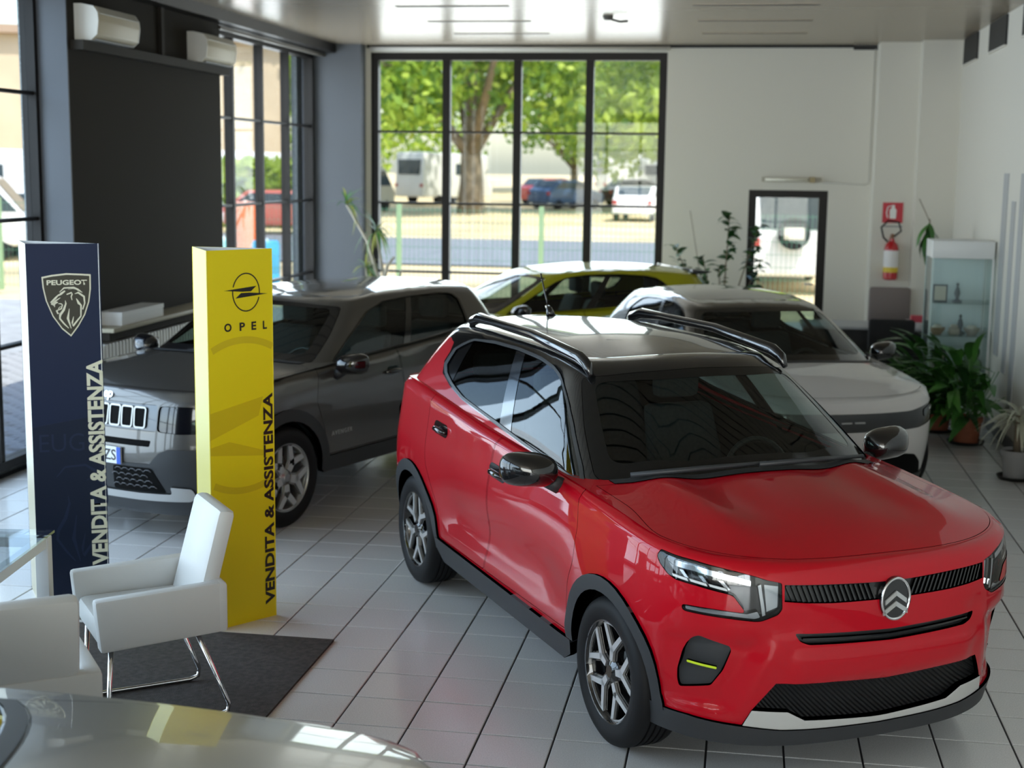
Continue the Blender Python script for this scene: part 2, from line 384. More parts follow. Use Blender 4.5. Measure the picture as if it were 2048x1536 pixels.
class CarBuilder:
    def __init__(s, root, shape, res=.05):
        s.root, s.m, s.res = root, CarShape(shape), res; s.d = shape; L = s.m.low
        s.dom = {'b': (s.m.body, (1, 1)), 'g': (s.m.green, (1., .62)),
                 'h': (lambda x, y: np.stack([x, y, s.m.zh(x, y)], -1), (1, 1)), 'r': (lambda x, y: np.stack([x, y, s.m.zroof(x, y)], -1), (1, 1))}
    def P(s, name, poly, m, dom='b', holes=(), off=0., lip=.012, res=None, parent=None, mirror=False, offn=None):
        fn, sc = s.dom[dom]; return addobj(name, patch_mesh(name, fn, poly, holes, res or s.res, off, lip, sc, mirror, offn), parent or s.root, m)
    def both(s, name, poly, m, **k): return [s.P(name, poly, m, mirror=mm, **k) for mm in (False, True)]
    # polygons in the domain of the lower body
    def sx(s, x): return -float(s.m.low.s_of_x(x))                    # right side
    def sy(s, y): return float(s.m.low.s_of_y(y))
    def side(s, pts): return np.array([(s.sx(x), z) for x, z in pts])
    def front(s, pts): return np.array([(s.sy(y), z) for y, z in pts])
    def rear(s, pts): return np.array([(-float(s.m.low.sr_of_y(y)) if y < 0 else -2 * s.m.low.q + float(s.m.low.sr_of_y(y)), z) for y, z in pts])
    def arc(s, hx, hz, r, a0, a1, n=14): return [(hx + r * math.cos(a), hz + r * math.sin(a)) for a in np.linspace(a0, a1, n)]
    def flip(s, P): P = np.array(P, float).copy(); P[:, 0] *= -1; return P
    def gside(s, pts): p = np.array(pts, float); return s.m.green_inv_side(p[:, 0], p[:, 1], -1)
    def bottom(s, zf, zs, zr, R, hx, hz):
        """lower edge with wheel arches, right side: from the rear centre to the front centre"""
        L = s.m.low; pts = [(-L.q, zr), (-(L.qs + (L.q - L.qs) * .5), zr)]
        for x in (-hx, hx):
            zl = zr if x < 0 else zs; zn = zs if x < 0 else zf
            a0 = PI - math.asin((zl - hz) / R); a1 = math.asin((zn - hz) / R)
            pts += [(s.sx(px), pz) for px, pz in s.arc(x, hz, R, a0, a1, 16)]
        pts += [(-L.qf * .5, zf), (0, zf)]
        return pts
    def outline(s, bot, inset_top=0.):
        L = s.m.low; b = np.array(bot); full = np.concatenate([b, s.flip(b[::-1])[1:]])
        S = np.linspace(L.q, -L.q, 160); top = np.stack([S, s.m.ttop(S) - inset_top], 1); return np.concatenate([full, top])
    def ring_xy(s, n=160, d=0.):
        L = s.m.low; S = np.linspace(-L.q, L.q, n, endpoint=False); x, y = s.m.ring(S); return inset(np.stack([x, y], 1), d)
    def g_xy(s, plan, d=0., n=120):
        a = np.linspace(-plan.q, plan.q, n, endpoint=False); x, y = plan.pts(a); return inset(np.stack([x, y], 1), d)
    # ---- common pieces
    def chassis(s, hx, hz, R, zf, zs, zr, track):
        bot = s.bottom(max(zf - .08, hz - R + .03), zs - .06, zr - .06, R + .005, hx, hz)
        s.P('inner_shell', s.outline(bot, .03), DARK, off=-.035, lip=0, res=.12)
        mb = MB().box((-1.85, -.72, zs - .1), (1.75, .72, zs - .07)); mb.obj('underbody', DARK, s.root)
        for x in (-hx, hx):
            for sg in (-1, 1):
                prof = s.arc(0, 0, R - .008, math.radians(2), math.radians(178), 20)
                v = []; f = []
                for px, pz in prof: v += [(x + px, sg * (track - .07), hz + pz), (x + px, sg * .5, hz + pz)]
                for i in range(len(prof) - 1): f.append((2 * i, 2 * i + 1, 2 * i + 3, 2 * i + 2))
                f.append(tuple(2 * i + 1 for i in range(len(prof)))); MB().add(v, f).obj('wheel_well', DARK, s.root)
    def wheel(s, x, y, sg, spec, hz, rz=0.):
        """tyre with the rim, brake disc and spokes as its pieces"""
        R, rim, w = spec['R'], spec['rim'], spec['w']
        def tyre():
            p = [(rim - .012, -w / 2 + .02), (rim, -w / 2 + .004), (rim + .03, -w / 2 - .004), ((rim + R) / 2, -w / 2 - .008), (R - .028, -w / 2), (R - .010, -w / 2 + .012), (R - .002, -w / 2 + .03)]
            g = w / 2 - .03; gs = np.linspace(-g, g, 6)[1:-1]; pr = list(p)
            for q in gs: pr += [(R, q - .009), (R, q - .0055), (R - .009, q - .005), (R - .009, q + .005), (R, q + .0055), (R, q + .009)]
            pr += [(r, -h) for r, h in reversed(p)]; return MB().lathe(pr, 64, 'y').mesh('tyre', smooth='auto')
        def barrel():
            p = [(rim + .002, -w / 2 + .004), (rim - .006, -w / 2 + .006), (rim - .016, -w / 2 + .02), (rim - .03, -w / 2 + .07), (rim - .03, w / 2 - .01), (rim, w / 2)]
            return MB().lathe(p, 48, 'y').mesh('barrel', smooth='auto')
        def disc(): return MB().lathe([(.0, -.006), (rim * .62, -.006), (rim * .62, .012), (.0, .012)], 36, 'y').mesh('disc', smooth='auto')
        key = spec['key']; t = addobj('wheel', shared(('tyre', key), tyre), s.root)
        if not t.data.materials: t.data.materials.append(RUBBER)
        t.location = (x, y, hz); t.rotation_euler = (0, spec.get('rot', 0.) + rz, 0) if sg < 0 else (0, spec.get('rot', 0.) + rz, PI)
        def kid(nm, me, m):
            o = addobj(nm, me, t)
            if not me.materials: me.materials.append(m)
            return o
        kid('rim', shared(('barrel', key), barrel), spec['back'])
        b = kid('brake_disc', shared(('disc', key), disc), SATIN); b.location = (0, .0, 0)
        fy = -w / 2 + spec.get('dish', .014)
        def plate():
            mb = MB()
            for poly in spec['plates']:
                mb.prism(poly, lambda u, v, h: (u, fy + .014 + h, v), 0, .03)
            return mb.mesh('plate')
        for i in range(spec['n']):
            if spec.get('plates'):
                o = kid('spoke', shared(('plate', key), plate), spec['back']); o.rotation_euler = (0, 2 * PI * i / spec['n'], 0)
            o = kid('spoke_face', shared(('face', key), lambda: spec['face'](fy)), spec['front']); o.rotation_euler = (0, 2 * PI * i / spec['n'], 0)
        kid('hub_cap', shared(('hub', key), lambda: MB().lathe([(0, fy - .006), (.026, fy - .006), (.03, fy), (.05, fy + .006), (.062, fy + .02), (.062, fy + .05)], 24, 'y').mesh('hub', smooth='auto')), spec['back'])
        return t
    def mirrors(s, x, y, z, m, lower=None, size=(.16, .23, .15)):
        for sg in (-1, 1):
            bm = bmesh.new(); bmesh.ops.create_uvsphere(bm, u_segments=24, v_segments=14, radius=1.)
            for v in bm.verts:
                a, b, c = v.co; a = a * (1.05 if a > 0 else .35); q = max(abs(b), abs(c))
                k = (abs(b) ** 3.2 + abs(c) ** 3.2) ** (1 / 3.2) or 1; r = math.hypot(b, c); f = r / k if k > 1e-6 else 1
                v.co = (x + a * size[0] * .75, sg * (y + b * f * size[1] * .5 + .03 * -a), z + c * f * size[2] * .5 + b * .012)
            me = bpy.data.meshes.new('mirror'); bm.to_mesh(me); bm.free(); me.polygons.foreach_set('use_smooth', [True] * len(me.polygons))
            o = addobj('mirror', me, s.root, m)
            MB().tube([(x + .03, sg * (y - size[1] * .30), z - .045), (x + .05, sg * (y - size[1] * .62), z - .085)], [.035, .042], 10).obj('mirror_arm', PLASTIC, o, smooth=True)
            MB().prism([(-.075, -.045), (.075, -.05), (.08, .045), (-.07, .05)], lambda u, v, h: (x - size[0] * .27 - h, sg * (y + u), z + v), 0, .004).obj('mirror_glass', CHROME, o)
    def handles(s, pts, m, w=.21):
        for sg in (-1, 1):
            for x, z, par in pts:
                y = abs(float(s.m.body(np.array([s.sx(x)]), np.array([z]))[0, 1]))
                o = MB().tube([(x - w / 2, -y - .004, z - .004), (x - w / 4, -y - .032, z), (x + w / 4, -y - .034, z), (x + w / 2, -y - .006, z - .004)], [.012, .02, .02, .012], 10).obj('handle', m, par[0 if sg < 0 else 1], smooth=True)
                if sg > 0: o.data.transform(Matrix.Diagonal((1, -1, 1, 1))); o.data.flip_normals()
    def interior(s, cloth=None, wheel_side=1, seat_x=.02, zf=.0):
        c = cloth or SEATM
        box('cabin_floor', (-1.5, -.66, .32 + zf), (1.0, .66, .36 + zf), DARK, s.root)
        box('dashboard', (.62, -.68, .66 + zf), (.98, .68, .98 + zf), mat('dash', (.02, .021, .022), .6), s.root, bevel=.05)
        for x, nm in ((seat_x, 'front_seat'), (-.88, 'rear_seat')):
            for y in (-.36, .36):
                mb = MB(); q = mat('seat_' + nm, (.03, .032, .036), .8)
                mb.box((x - .28, y - .25, .40 + zf), (x + .26, y + .25, .60 + zf))
                mb.add([(x - .24, y - .24, .55 + zf), (x - .10, y - .24, .55 + zf), (x - .10, y + .24, .55 + zf), (x - .24, y + .24, .55 + zf), (x - .44, y - .2, 1.16 + zf), (x - .34, y - .2, 1.16 + zf), (x - .34, y + .2, 1.16 + zf), (x - .44, y + .2, 1.16 + zf)],
                       [(0, 3, 2, 1), (4, 5, 6, 7), (0, 1, 5, 4), (1, 2, 6, 5), (2, 3, 7, 6), (3, 0, 4, 7)])
                o = mb.obj(nm, c, s.root, bevel=.035)
                box('headrest', (x - .47, y - .13, 1.19 + zf), (x - .36, y + .13, 1.36 + zf), c, o, bevel=.035)
        y = .36 * wheel_side; mb = MB(); n = 28; cx, cz = .48, .93 + zf
        pts = [(cx - .05 * math.sin(a), y + .18 * math.cos(a), cz + .17 * math.sin(a)) for a in np.linspace(0, 2 * PI, n)]
        mb.tube(pts, .015, 8); mb.tube([(cx, y, cz), (cx + .18, y, cz - .06)], .045, 10); mb.tube([(cx, y - .17, cz), (cx, y + .17, cz)], .014, 8)
        mb.obj('steering_wheel', mat('wheel_black', (.015, .015, .016), .5), s.root, smooth=True)
# ================================================================== the showroom
XL, XW, XR, YB, YF, ZC = -5.35, -5.62, 2.385, 18.0, -5.0, 3.945
T = .325; GX, GY = -2.3608, 7.4105                                   # tile size and one grid crossing
TILE = mat('floor_tile', (.70, .695, .69), .24, coat=.2, coat_rough=.10, noise=(170, .10, 2))
GROUT = mat('grout', (.035, .035, .04), .8)
WALLW = mat('white_paint', (.73, .705, .635), .65, bump=(60, .03))
WALLD = mat('dark_grey_paint', (.026, .022, .017), .85, spec=.2, bump=(60, .03))
GREYP = mat('grey_column_paint', (.095, .105, .122), .6)
FRAME = mat('dark_bronze_frame', (.010, .008, .007), .45, spec=.25)
PANE = glass('window_pane', (.97, .99, .98), .45, 1.45)
def struct(o): return tag(o, kind='structure')

floor = struct(box('floor', (XW - .1, YF, -.12), (XR, YB, -.008), GROUT))
def tile_mesh(x0, x1, y0, y1):
    g = .0045; c = .003
    v = [(x0 + g, y0 + g, -.01), (x1 - g, y0 + g, -.01), (x1 - g, y1 - g, -.01), (x0 + g, y1 - g, -.01)]
    v += [(a, b_, -.0015) for a, b_, _ in v]; h = g + c
    v += [(x0 + h, y0 + h, 0), (x1 - h, y0 + h, 0), (x1 - h, y1 - h, 0), (x0 + h, y1 - h, 0)]
    f = [(8, 9, 10, 11)] + [(i, (i + 1) % 4, 4 + (i + 1) % 4, 4 + i) for i in range(4)] + [(4 + i, 4 + (i + 1) % 4, 8 + (i + 1) % 4, 8 + i) for i in range(4)]
    return v, f
i0, i1 = int(math.ceil((XW - GX) / T)), int(math.floor((XR - GX) / T)); j0, j1 = int(math.ceil((YF - GY) / T)), int(math.floor((YB - GY) / T))
R3 = np.array([_r, _d, _f])
def project(p):
    q = R3 @ (np.array(p, float) - np.array([0, 0, CAM_H]))
    return (1024 + F_PX * q[0] / q[2], 768 + F_PX * q[1] / q[2]) if q[2] > .3 else (-9e9, 0)
cells = [(i, j) for i in range(i0, i1) for j in range(j0, j1)]
def shows(i, j):
    u, v = project((GX + (i + .5) * T, GY + (j + .5) * T, 0)); return -60 < u < 2108 and v < 1600
vis = sorted([c for c in cells if shows(*c)], key=lambda c: c[1])[:300]; vs_ = set(vis)
tm = bpy.data.meshes.new('tile'); tm.from_pydata(*[q if k == 0 else q for k, q in enumerate((tile_mesh(0, T, 0, T)[0], [], tile_mesh(0, T, 0, T)[1]))]); tm.materials.append(TILE)
for i, j in vis:
    o = bpy.data.objects.new('tile', tm); COL.objects.link(o); o.parent = floor; o.location = (GX + i * T, GY + j * T, random.uniform(-.0004, .0004))
mb = MB()
for i, j in cells:
    if (i, j) not in vs_: mb.add(*tile_mesh(GX + i * T, GX + (i + 1) * T, GY + j * T, GY + (j + 1) * T))
for j in range(j0, j1):                                              # cut tiles along the walls
    mb.add(*tile_mesh(XW, GX + i0 * T, GY + j * T, GY + (j + 1) * T)); mb.add(*tile_mesh(GX + i1 * T, XR, GY + j * T, GY + (j + 1) * T))
for i in range(i0, i1): mb.add(*tile_mesh(GX + i * T, GX + (i + 1) * T, GY + j1 * T, YB))
tag(mb.obj('floor_tiles', TILE, floor), kind='stuff')

# ceiling of narrow metal slats
SLAT = mat('ceiling_slat', (.36, .30, .225), .26, .25)
ceiling = struct(box('ceiling', (XW - .1, YF, ZC + .02), (XR, YB, ZC + .2), DARK))
sw = .15; slat = MB().box((XL + .16, 0, 0), (XR, sw - .02, .018)).mesh('slat'); slat.materials.append(SLAT)
for k in range(int((YB - YF) / sw)):
    o = bpy.data.objects.new('slat', slat); COL.objects.link(o); o.parent = ceiling; o.location = (0, YF + k * sw, ZC)
VENT = mat('vent_black', (.01, .01, .01), .6)
for k, (x0, x1) in enumerate(((-3.38, -2.29), (-.56, .59))):
    for q, y in enumerate((13.62, 15.03, 16.40)):
        o = MB().box((x0, y - .035, ZC - .006), (x1, y + .035, ZC + .01)).obj('ceiling_air_slot', VENT)
        box('rim', (x0 - .01, y - .045, ZC - .004), (x1 + .01, y - .036, ZC + .002), SLAT, o)
        tag(o, f"thin dark linear air slot in the ceiling, {('left', 'right')[k]} row, {('nearest the camera', 'middle one', 'nearest the back wall')[q]}", 'air vent', 'ceiling air slots')
sd = thing('ceiling_detector', 'small dark detector hanging from the slatted ceiling between the air slots', 'detector', (-1.44, 14.56, ZC))
MB().lathe([(0, -.045), (.04, -.04), (.055, -.01), (.055, 0)], 18).obj('housing', mat('detector_grey', (.12, .11, .1), .5), sd, smooth='auto')
MB().tube([(.02, 0, -.03), (.12, .01, -.055), (.2, 0, -.05)], .012, 8).obj('arm', mat('detector_grey', (.12, .11, .1), .5), sd, smooth=True)

# back wall with window and door openings, stepping forward at the right
def wall_with_holes(name, u0, u1, z0, z1, holes, place, th, m):
    us = sorted({u0, u1, *[q for h in holes for q in h[:2]]}); zs = sorted({z0, z1, *[q for h in holes for q in h[2:]]}); mb = MB()
    for a, b_ in zip(us, us[1:]):
        for c, d in zip(zs, zs[1:]):
            if any(h[0] <= a and b_ <= h[1] and h[2] <= c and d <= h[3] for h in holes): continue
            p, q = place(a, c, 0), place(b_, d, th); mb.box(tuple(map(min, p, q)), tuple(map(max, p, q)))
    return struct(mb.obj(name, m))
BW = (-4.80, -1.03, .12, 3.86); DW = (.02, .98, .0, 2.2)
wall_with_holes('wall_back', XW - .1, 1.485, 0, ZC + .2, [BW, DW], lambda u, z, h: (u, YB + h, z), .25, WALLW)
struct(box('wall_back_step_1', (1.485, 17.55, 0), (1.945, YB + .25, ZC + .2), WALLW)); struct(box('wall_back_step_2', (1.945, 17.30, 0), (XR + .3, YB + .25, ZC + .2), WALLW))
struct(box('wall_right', (XR, YF, 0), (XR + .3, 17.30, ZC + .2), WALLW)); wall_with_holes('wall_front', XW - .1, XR + .3, 0, ZC + .2, [(-5.0, 1.8, .08, 3.82)], lambda u, z, h: (u, YF - .25 + h, z), .25, WALLW)
struct(box('trim_1', (1.2, YB - .012, ZC - .055), (1.485, YB, ZC), VENT)); struct(box('trim_2', (-4.85, YB - .02, ZC - .03), (1.2, YB, ZC + .01), VENT))
struct(box('baseboard_right', (XR - .018, YF, 0), (XR, 17.30, .11), mat('baseboard_grey', (.12, .125, .13), .5)))
struct(box('pillar_back_left', (XW - .02, 17.76, 0), (-4.87, YB, ZC), GREYP))
tube = MB().tube([(-4.80, YB - .05, 3.905), (-1.0, YB - .05, 3.905)], .026, 10).obj('curtain_rail', mat('rail_white', (.72, .70, .66), .4), smooth=True)
tag(tube, 'long white curtain rail above the big back window', 'curtain rail')

def window(n, u0, u1, z0, z1, mull, bars, place, fw=.07, dep=.10, mw=.05, bw=.028, pane_d=.05):
    """frame, one mullion or bar per division, one pane per field"""
    def bx(a, b_, d0, d1): p, q = place(a[0], a[1], d0), place(b_[0], b_[1], d1); return tuple(map(min, p, q)), tuple(map(max, p, q))
    mb = MB()
    for a, b_ in (((u0, z0), (u0 + fw, z1)), ((u1 - fw, z0), (u1, z1)), ((u0 + fw, z1 - fw), (u1 - fw, z1)), ((u0 + fw, z0), (u1 - fw, z0 + fw))): mb.box(*bx(a, b_, -.02, dep))
    w = struct(mb.obj(f'window_{n}', FRAME))
    for u in mull: box('mullion', *bx((u - mw / 2, z0 + fw), (u + mw / 2, z1 - fw), -.01, dep - .01), FRAME, w)
    us = [u0 + fw] + [u for u in mull] + [u1 - fw]; zs = [z0 + fw] + list(bars) + [z1 - fw]
    for i, (a, b_) in enumerate(zip(us, us[1:])):
        a2 = a + (mw / 2 if i else 0); b2 = b_ - (mw / 2 if i < len(us) - 2 else 0)
        for z in bars: box('bar', *bx((a2, z - bw / 2), (b2, z + bw / 2), .0, dep - .03), FRAME, w)
        for c, d in zip(zs, zs[1:]): box('pane', *bx((a2, c), (b2, d), pane_d, pane_d + .006), PANE, w)
    return w
window(1, *BW, (-3.82, -2.905, -1.99), (1.08, 1.965, 2.87), lambda u, z, h: (u, YB + .03 + h, z), fw=.095, mw=.10)
dr = struct(box('door_1', (.02, YB + .02, 2.11), (.98, YB + .12, 2.2), FRAME))
for a, b_ in (((.02, .0), (.115, 2.11)), ((.875, .0), (.98, 2.11)), ((.115, .0), (.875, .16))): box('door_frame', (a[0], YB + .02, a[1]), (b_[0], YB + .12, b_[1]), FRAME, dr)
box('pane', (.115, YB + .06, .16), (.875, YB + .066, 2.11), PANE, dr)
MB().tube([(.84, YB + .02, 1.05), (.84, YB - .03, 1.05), (.74, YB - .03, 1.05)], .01, 8).obj('door_handle', SATIN, dr, smooth=True)

# left side: glazed bays, a dark pier with a beam that carries the air conditioners
wall_with_holes('wall_left', YF, YB, 0, ZC + .2, [(-4.6, 2.9, .06, 3.80), (3.1, 10.80, .06, 3.80), (14.12, 17.72, .10, 3.82)], lambda u, z, h: (XW - .08 - h, u, z), .07, mat('render_speckled', (.33, .36, .36), .9, noise=(90, .5, 2)))
pier = struct(box('wall_pier', (XW - .02, 10.80, 0), (XL, 14.12, ZC + .02), WALLD))
struct(box('wall_pier_return', (XW, 10.78, 0), (XL, 10.80, ZC), GREYP))
struct(box('trim_3', (XL - .3, 10.8, ZC - .11), (XL + .16, YB, ZC + .02), FRAME))
struct(box('trim_4', (XL - .02, 14.12, ZC - .16), (XL + .02, 17.85, ZC - .125), mat('trim_taupe', (.16, .145, .125), .5)))
struct(box('wall_left_column', (XW - .06, 2.9, 0), (XW + .12, 3.1, ZC), FRAME))
window(2, 14.12, 17.72, .10, 3.82, (14.85, 15.80, 16.74), (1.07, 1.99, 2.92), lambda u, z, h: (XL - .14 - h, u, z), fw=.06, mw=.055)
mm_ = lambda a, b_: [a + .93 * k for k in range(1, int((b_ - a) / .93) + 1) if a + .93 * k < b_ - .25]
window(3, 3.1, 10.80, .06, 3.80, [10.80 - .78] + [10.80 - .78 - .96 * k for k in range(1, 7)][:6][::1], (1.005, 1.98, 2.97), lambda u, z, h: (XW - h, u, z), fw=.07, mw=.055) if False else window(3, 3.1, 10.80, .06, 3.80, sorted(10.02 - .96 * k for k in range(7)), (1.005, 1.98, 2.97), lambda u, z, h: (XW - h, u, z), fw=.07, mw=.055)
window(4, -4.6, 2.9, .06, 3.80, sorted(1.95 - .96 * k for k in range(7)), (1.005, 1.98, 2.97), lambda u, z, h: (XW - h, u, z), fw=.07, mw=.055)
window(5, -5.0, 1.8, .08, 3.82, [-5.0 + .97 * k for k in range(1, 7)], (1.005, 1.98, 2.97), lambda u, z, h: (u, YF - .1 - h, z), fw=.08, mw=.06)
beam = struct(box('trim_5', (XL, 10.84, 3.32), (XL + .11, 14.10, 3.395), mat('beam_grey', (.032, .028, .023), .7, spec=.2)))
struct(box('trim_6', (XL, 12.58, 3.395), (XL + .035, 12.64, ZC - .1), mat('beam_grey', (.032, .028, .023), .7, spec=.2)))
def aircon(y0, label):
    root = thing('air_conditioner', label, 'air conditioner', (XL, y0, 3.40), group='wall air conditioners')
    W = .80; prof = [(0, .0), (.14, .0), (.19, .045), (.205, .15), (.20, .215), (.165, .265), (.06, .285), (0, .285)]
    cm = mat('aircon_cream', (.56, .50, .36), .45); MB().prism(prof, lambda u, v, h: (u, h, v), .012, W - .012).obj('body', cm, root, bevel=.008)
    for h0, h1 in ((0, .012), (W - .012, W)): MB().prism(prof, lambda u, v, h: (u, h, v), h0, h1).obj('end_cap', mat('aircon_white', (.80, .79, .74), .4), root)
    box('outlet', (.06, .05, -.004), (.17, W - .05, .012), mat('outlet_grey', (.25, .26, .27), .5), root)
    MB().prism([(.165, .258), (.202, .205), (.207, .212), (.17, .266)], lambda u, v, h: (u, h, v), .03, W - .03).obj('intake_grille', mat('intake_grey', (.5, .48, .42), .5), root)
aircon(10.92, 'cream wall air conditioner high on the dark pier, nearer to the camera'); aircon(13.26, 'cream wall air conditioner high on the dark pier, nearer to the back window')
# right wall: dark box openings under the ceiling and grey stripes
for q, y in enumerate((16.17, 14.42, 12.6)):
    o = box('wall_opening', (XR - .02, y, 3.65), (XR + .02, y + .97, ZC - .01), VENT); box('sill', (XR - .03, y, 3.635), (XR + .01, y + .97, 3.65), WALLW, o)
    tag(o, f"square black recess under the ceiling on the right wall, {('farthest back', 'the middle one', 'cut off by the picture edge')[q]}", 'wall recess', 'black wall recesses')
STR = mat('stripe_grey', (.42, .43, .44), .5)
for y0, y1, z0, z1, lab in ((13.84, 14.08, .73, 2.44, 'farthest of the grey vertical stripes on the right wall'), (13.42, 13.60, .62, 2.19, 'short middle grey vertical stripe on the right wall'), (13.02, 13.22, .3, 2.44, 'grey vertical stripe on the right wall nearest the picture edge')):
    tag(box('wall_stripe', (XR - .008, y0, z0), (XR + .002, y1, z1), STR), lab, 'stripe', 'grey wall stripes')
# ledge, radiator, box under the pier
lg = thing('window_ledge', 'long beige wooden ledge along the dark pier above the radiator', 'ledge', (XL, 10.9, 1.03))
box('board', (0, 0, .02), (.27, 3.2, .055), mat('ledge_beige', (.42, .38, .28), .5), lg, bevel=.006); box('apron', (.0, .02, -.05), (.22, 3.18, .02), WALLD, lg)
rad = thing('radiator', 'white ribbed radiator below the ledge by the dark pier', 'radiator', (XL + .05, 10.86, .12))
fin = MB().box((0, 0, 0), (.13, .052, .83)).mesh('rib', bevel=.014); fin.materials.append(mat('radiator_white', (.75, .74, .70), .35))
for k in range(30):
    o = bpy.data.objects.new('rib', fin); COL.objects.link(o); o.parent = rad; o.location = (0, k * .066, 0)
for z in (.08, .74): MB().tube([(.065, .02, z), (.065, 1.96, z)], .022, 10).obj('header_pipe', MATS['radiator_white'], rad, smooth=True)
for y in (.4, 1.5): box('foot', (.03, y, -.12), (.10, y + .04, .03), MATS['radiator_white'], rad)
wb = thing('carton', 'white lidded box on the beige ledge behind the displays', 'box', (XL + .04, 11.12, 1.086))
box('body', (0, 0, 0), (.2, .86, .095), mat('carton_white', (.78, .78, .78), .6), wb); box('lid', (-.004, -.004, .075), (.204, .864, .112), mat('carton_lid', (.82, .82, .82), .6), wb)

# lamp over the door, fire extinguisher and sign
tl = thing('tube_lamp', 'old strip lamp above the glazed back door', 'lamp', (.17, YB - .05, 2.33))
box('base', (0, 0, -.03), (.72, .05, .03), mat('lamp_base', (.45, .42, .34), .5), tl); MB().tube([(.04, -.025, 0), (.56, -.025, 0)], .019, 10).obj('tube', mat('lamp_tube', (.85, .83, .72), .4), tl, smooth=True)
box('bracket', (.58, -.06, -.035), (.64, .02, .035), mat('lamp_brass', (.35, .27, .12), .4), tl)
cab = MB().tube([(.9, YB - .01, 2.30), (1.42, YB - .01, 2.28), (1.46, YB - .01, 2.32), (1.46, YB - .01, 3.9)], .007, 6).obj('wall_cable', mat('cable_white', (.6, .59, .55), .5), smooth=True)
tag(cab, 'pale cable running from the strip lamp up the back wall', 'cable')
sg_ = thing('fire_sign', 'red and white square fire extinguisher sign on the white wall', 'sign', (1.60, 17.545, 1.84))
box('board', (0, -.004, 0), (.235, .004, .24), mat('sign_red', (.55, .01, .03), .4), sg_)
MB().prism([(.085, .05), (.155, .05), (.16, .15), (.135, .185), (.14, .21), (.10, .21), (.105, .185), (.08, .15)], lambda u, v, h: (u, -.005 - h, v), 0, .002).obj('bottle_symbol', mat('sign_white', (.85, .85, .83), .5), sg_)
MB().tube([(.095, -.006, .20), (.06, -.006, .19), (.045, -.006, .12), (.06, -.006, .06)], .007, 6).obj('hose_symbol', MATS['sign_white'], sg_)
box('caption', (.0, -.004, -.05), (.235, .003, -.035), mat('caption_grey', (.3, .3, .3), .5), sg_)
ex = thing('fire_extinguisher', 'red fire extinguisher with white label hanging on the white wall', 'fire extinguisher', (1.715, 17.45, 1.17))
er = mat('extinguisher_red', (.50, .008, .015), .25, coat=.6)
MB().lathe([(0, 0), (.07, .0), (.085, .015), (.085, .36), (.07, .42), (.03, .46), (.028, .49), (0, .49)], 24).obj('cylinder', er, ex, smooth='auto')
MB().lathe([(.0865, .14), (.0865, .35)], 24).obj('label', mat('ext_label', (.82, .80, .80), .5), ex, smooth=True); MB().lathe([(.087, .09), (.087, .15)], 24).obj('label_band', mat('ext_yellow', (.75, .55, .05), .5), ex, smooth=True)
mbx = MB().box((-.02, -.02, .49), (.02, .02, .53)); mbx.box((-.015, -.11, .53), (.015, .03, .545)); mbx.obj('valve', mat('valve_brown', (.22, .10, .05), .4), ex, bevel=.003)
MB().tube([(.02, 0, .51), (.10, -.01, .58), (.07, -.01, .68), (-.05, -.01, .70), (-.13, -.01, .62), (-.10, -.02, .50), (-.05, -.04, .45)], .011, 8).obj('hose', RUBBER, ex, smooth=True)
box('bracket', (-.02, .08, .2), (.02, .10, .4), SATIN, ex)
# ================================================================== outside: forecourt, road, dry field, trees, parked vehicles, houses
GRASS = mat('dry_field', (.62, .50, .30), .95, noise=(.25, .35, 6)); PAVE = mat('paver_grey', (.36, .37, .38), .85, noise=(3, .15)); ROAD = mat('asphalt', (.20, .215, .24), .85, noise=(8, .12))
def gz(y): return max(0., (y - 24) * .0085)                        # the ground climbs gently away from the building
def strip(name, x0, x1, y0, y1, dz, m):
    mb = MB(); ys = np.linspace(y0, y1, max(2, int((y1 - y0) / 6)))
    for a, b_ in zip(ys, ys[1:]): mb.add([(x0, a, gz(a) + dz), (x1, a, gz(a) + dz), (x1, b_, gz(b_) + dz), (x0, b_, gz(b_) + dz)], [(0, 1, 2, 3)])
    return struct(mb.obj(name, m, smooth=True))
strip('ground', -150, 120, -60, 200, -.10, GRASS)
fc = strip('forecourt', -30, 8, -40, 24.0, -.05, PAVE)
rd = strip('road', -150, 120, 34.5, 45.5, -.06, ROAD)
# brick pavers in front of the glazing
pv = mat('paver_brick', (.40, .40, .41), .8, noise=(9, .2)); pm = MB().box((0, 0, -.05), (.215, .105, 0)).mesh('paver'); pm.materials.append(pv)
pn = 0
for j in range(120):
    for i in range(14):
        x = -5.98 - (i + 1) * .225 - (.11 if j % 2 else 0); y = 8.6 + j * .115
        u, v = project((x, y, 0))
        if -20 < u < 150 and 690 < v < 980 and pn < 300:
            o = bpy.data.objects.new('paver', pm); COL.objects.link(o); o.parent = fc; o.location = (x, y, .0); pn += 1
LEAFC = [mat(f'leaf_{k}', c, .6) for k, c in enumerate(((.20, .32, .04), (.30, .42, .05), (.13, .24, .05), (.40, .50, .08)))]
for m_ in LEAFC:                                                    # thin leaves let light through
    n_ = m_.node_tree; tr = n_.nodes.new('ShaderNodeBsdfTranslucent'); tr.inputs['Color'].default_value = [min(1, c * 1.5) for c in n_.nodes['Principled BSDF'].inputs['Base Color'].default_value[:3]] + [1]
    mx = n_.nodes.new('ShaderNodeMixShader'); mx.inputs['Fac'].default_value = .45
    n_.links.new(n_.nodes['Principled BSDF'].outputs['BSDF'], mx.inputs[1]); n_.links.new(tr.outputs['BSDF'], mx.inputs[2]); n_.links.new(mx.outputs['Shader'], n_.nodes['Material Output'].inputs['Surface'])
BARK = mat('bark', (.20, .16, .11), .9, noise=(3, .3))
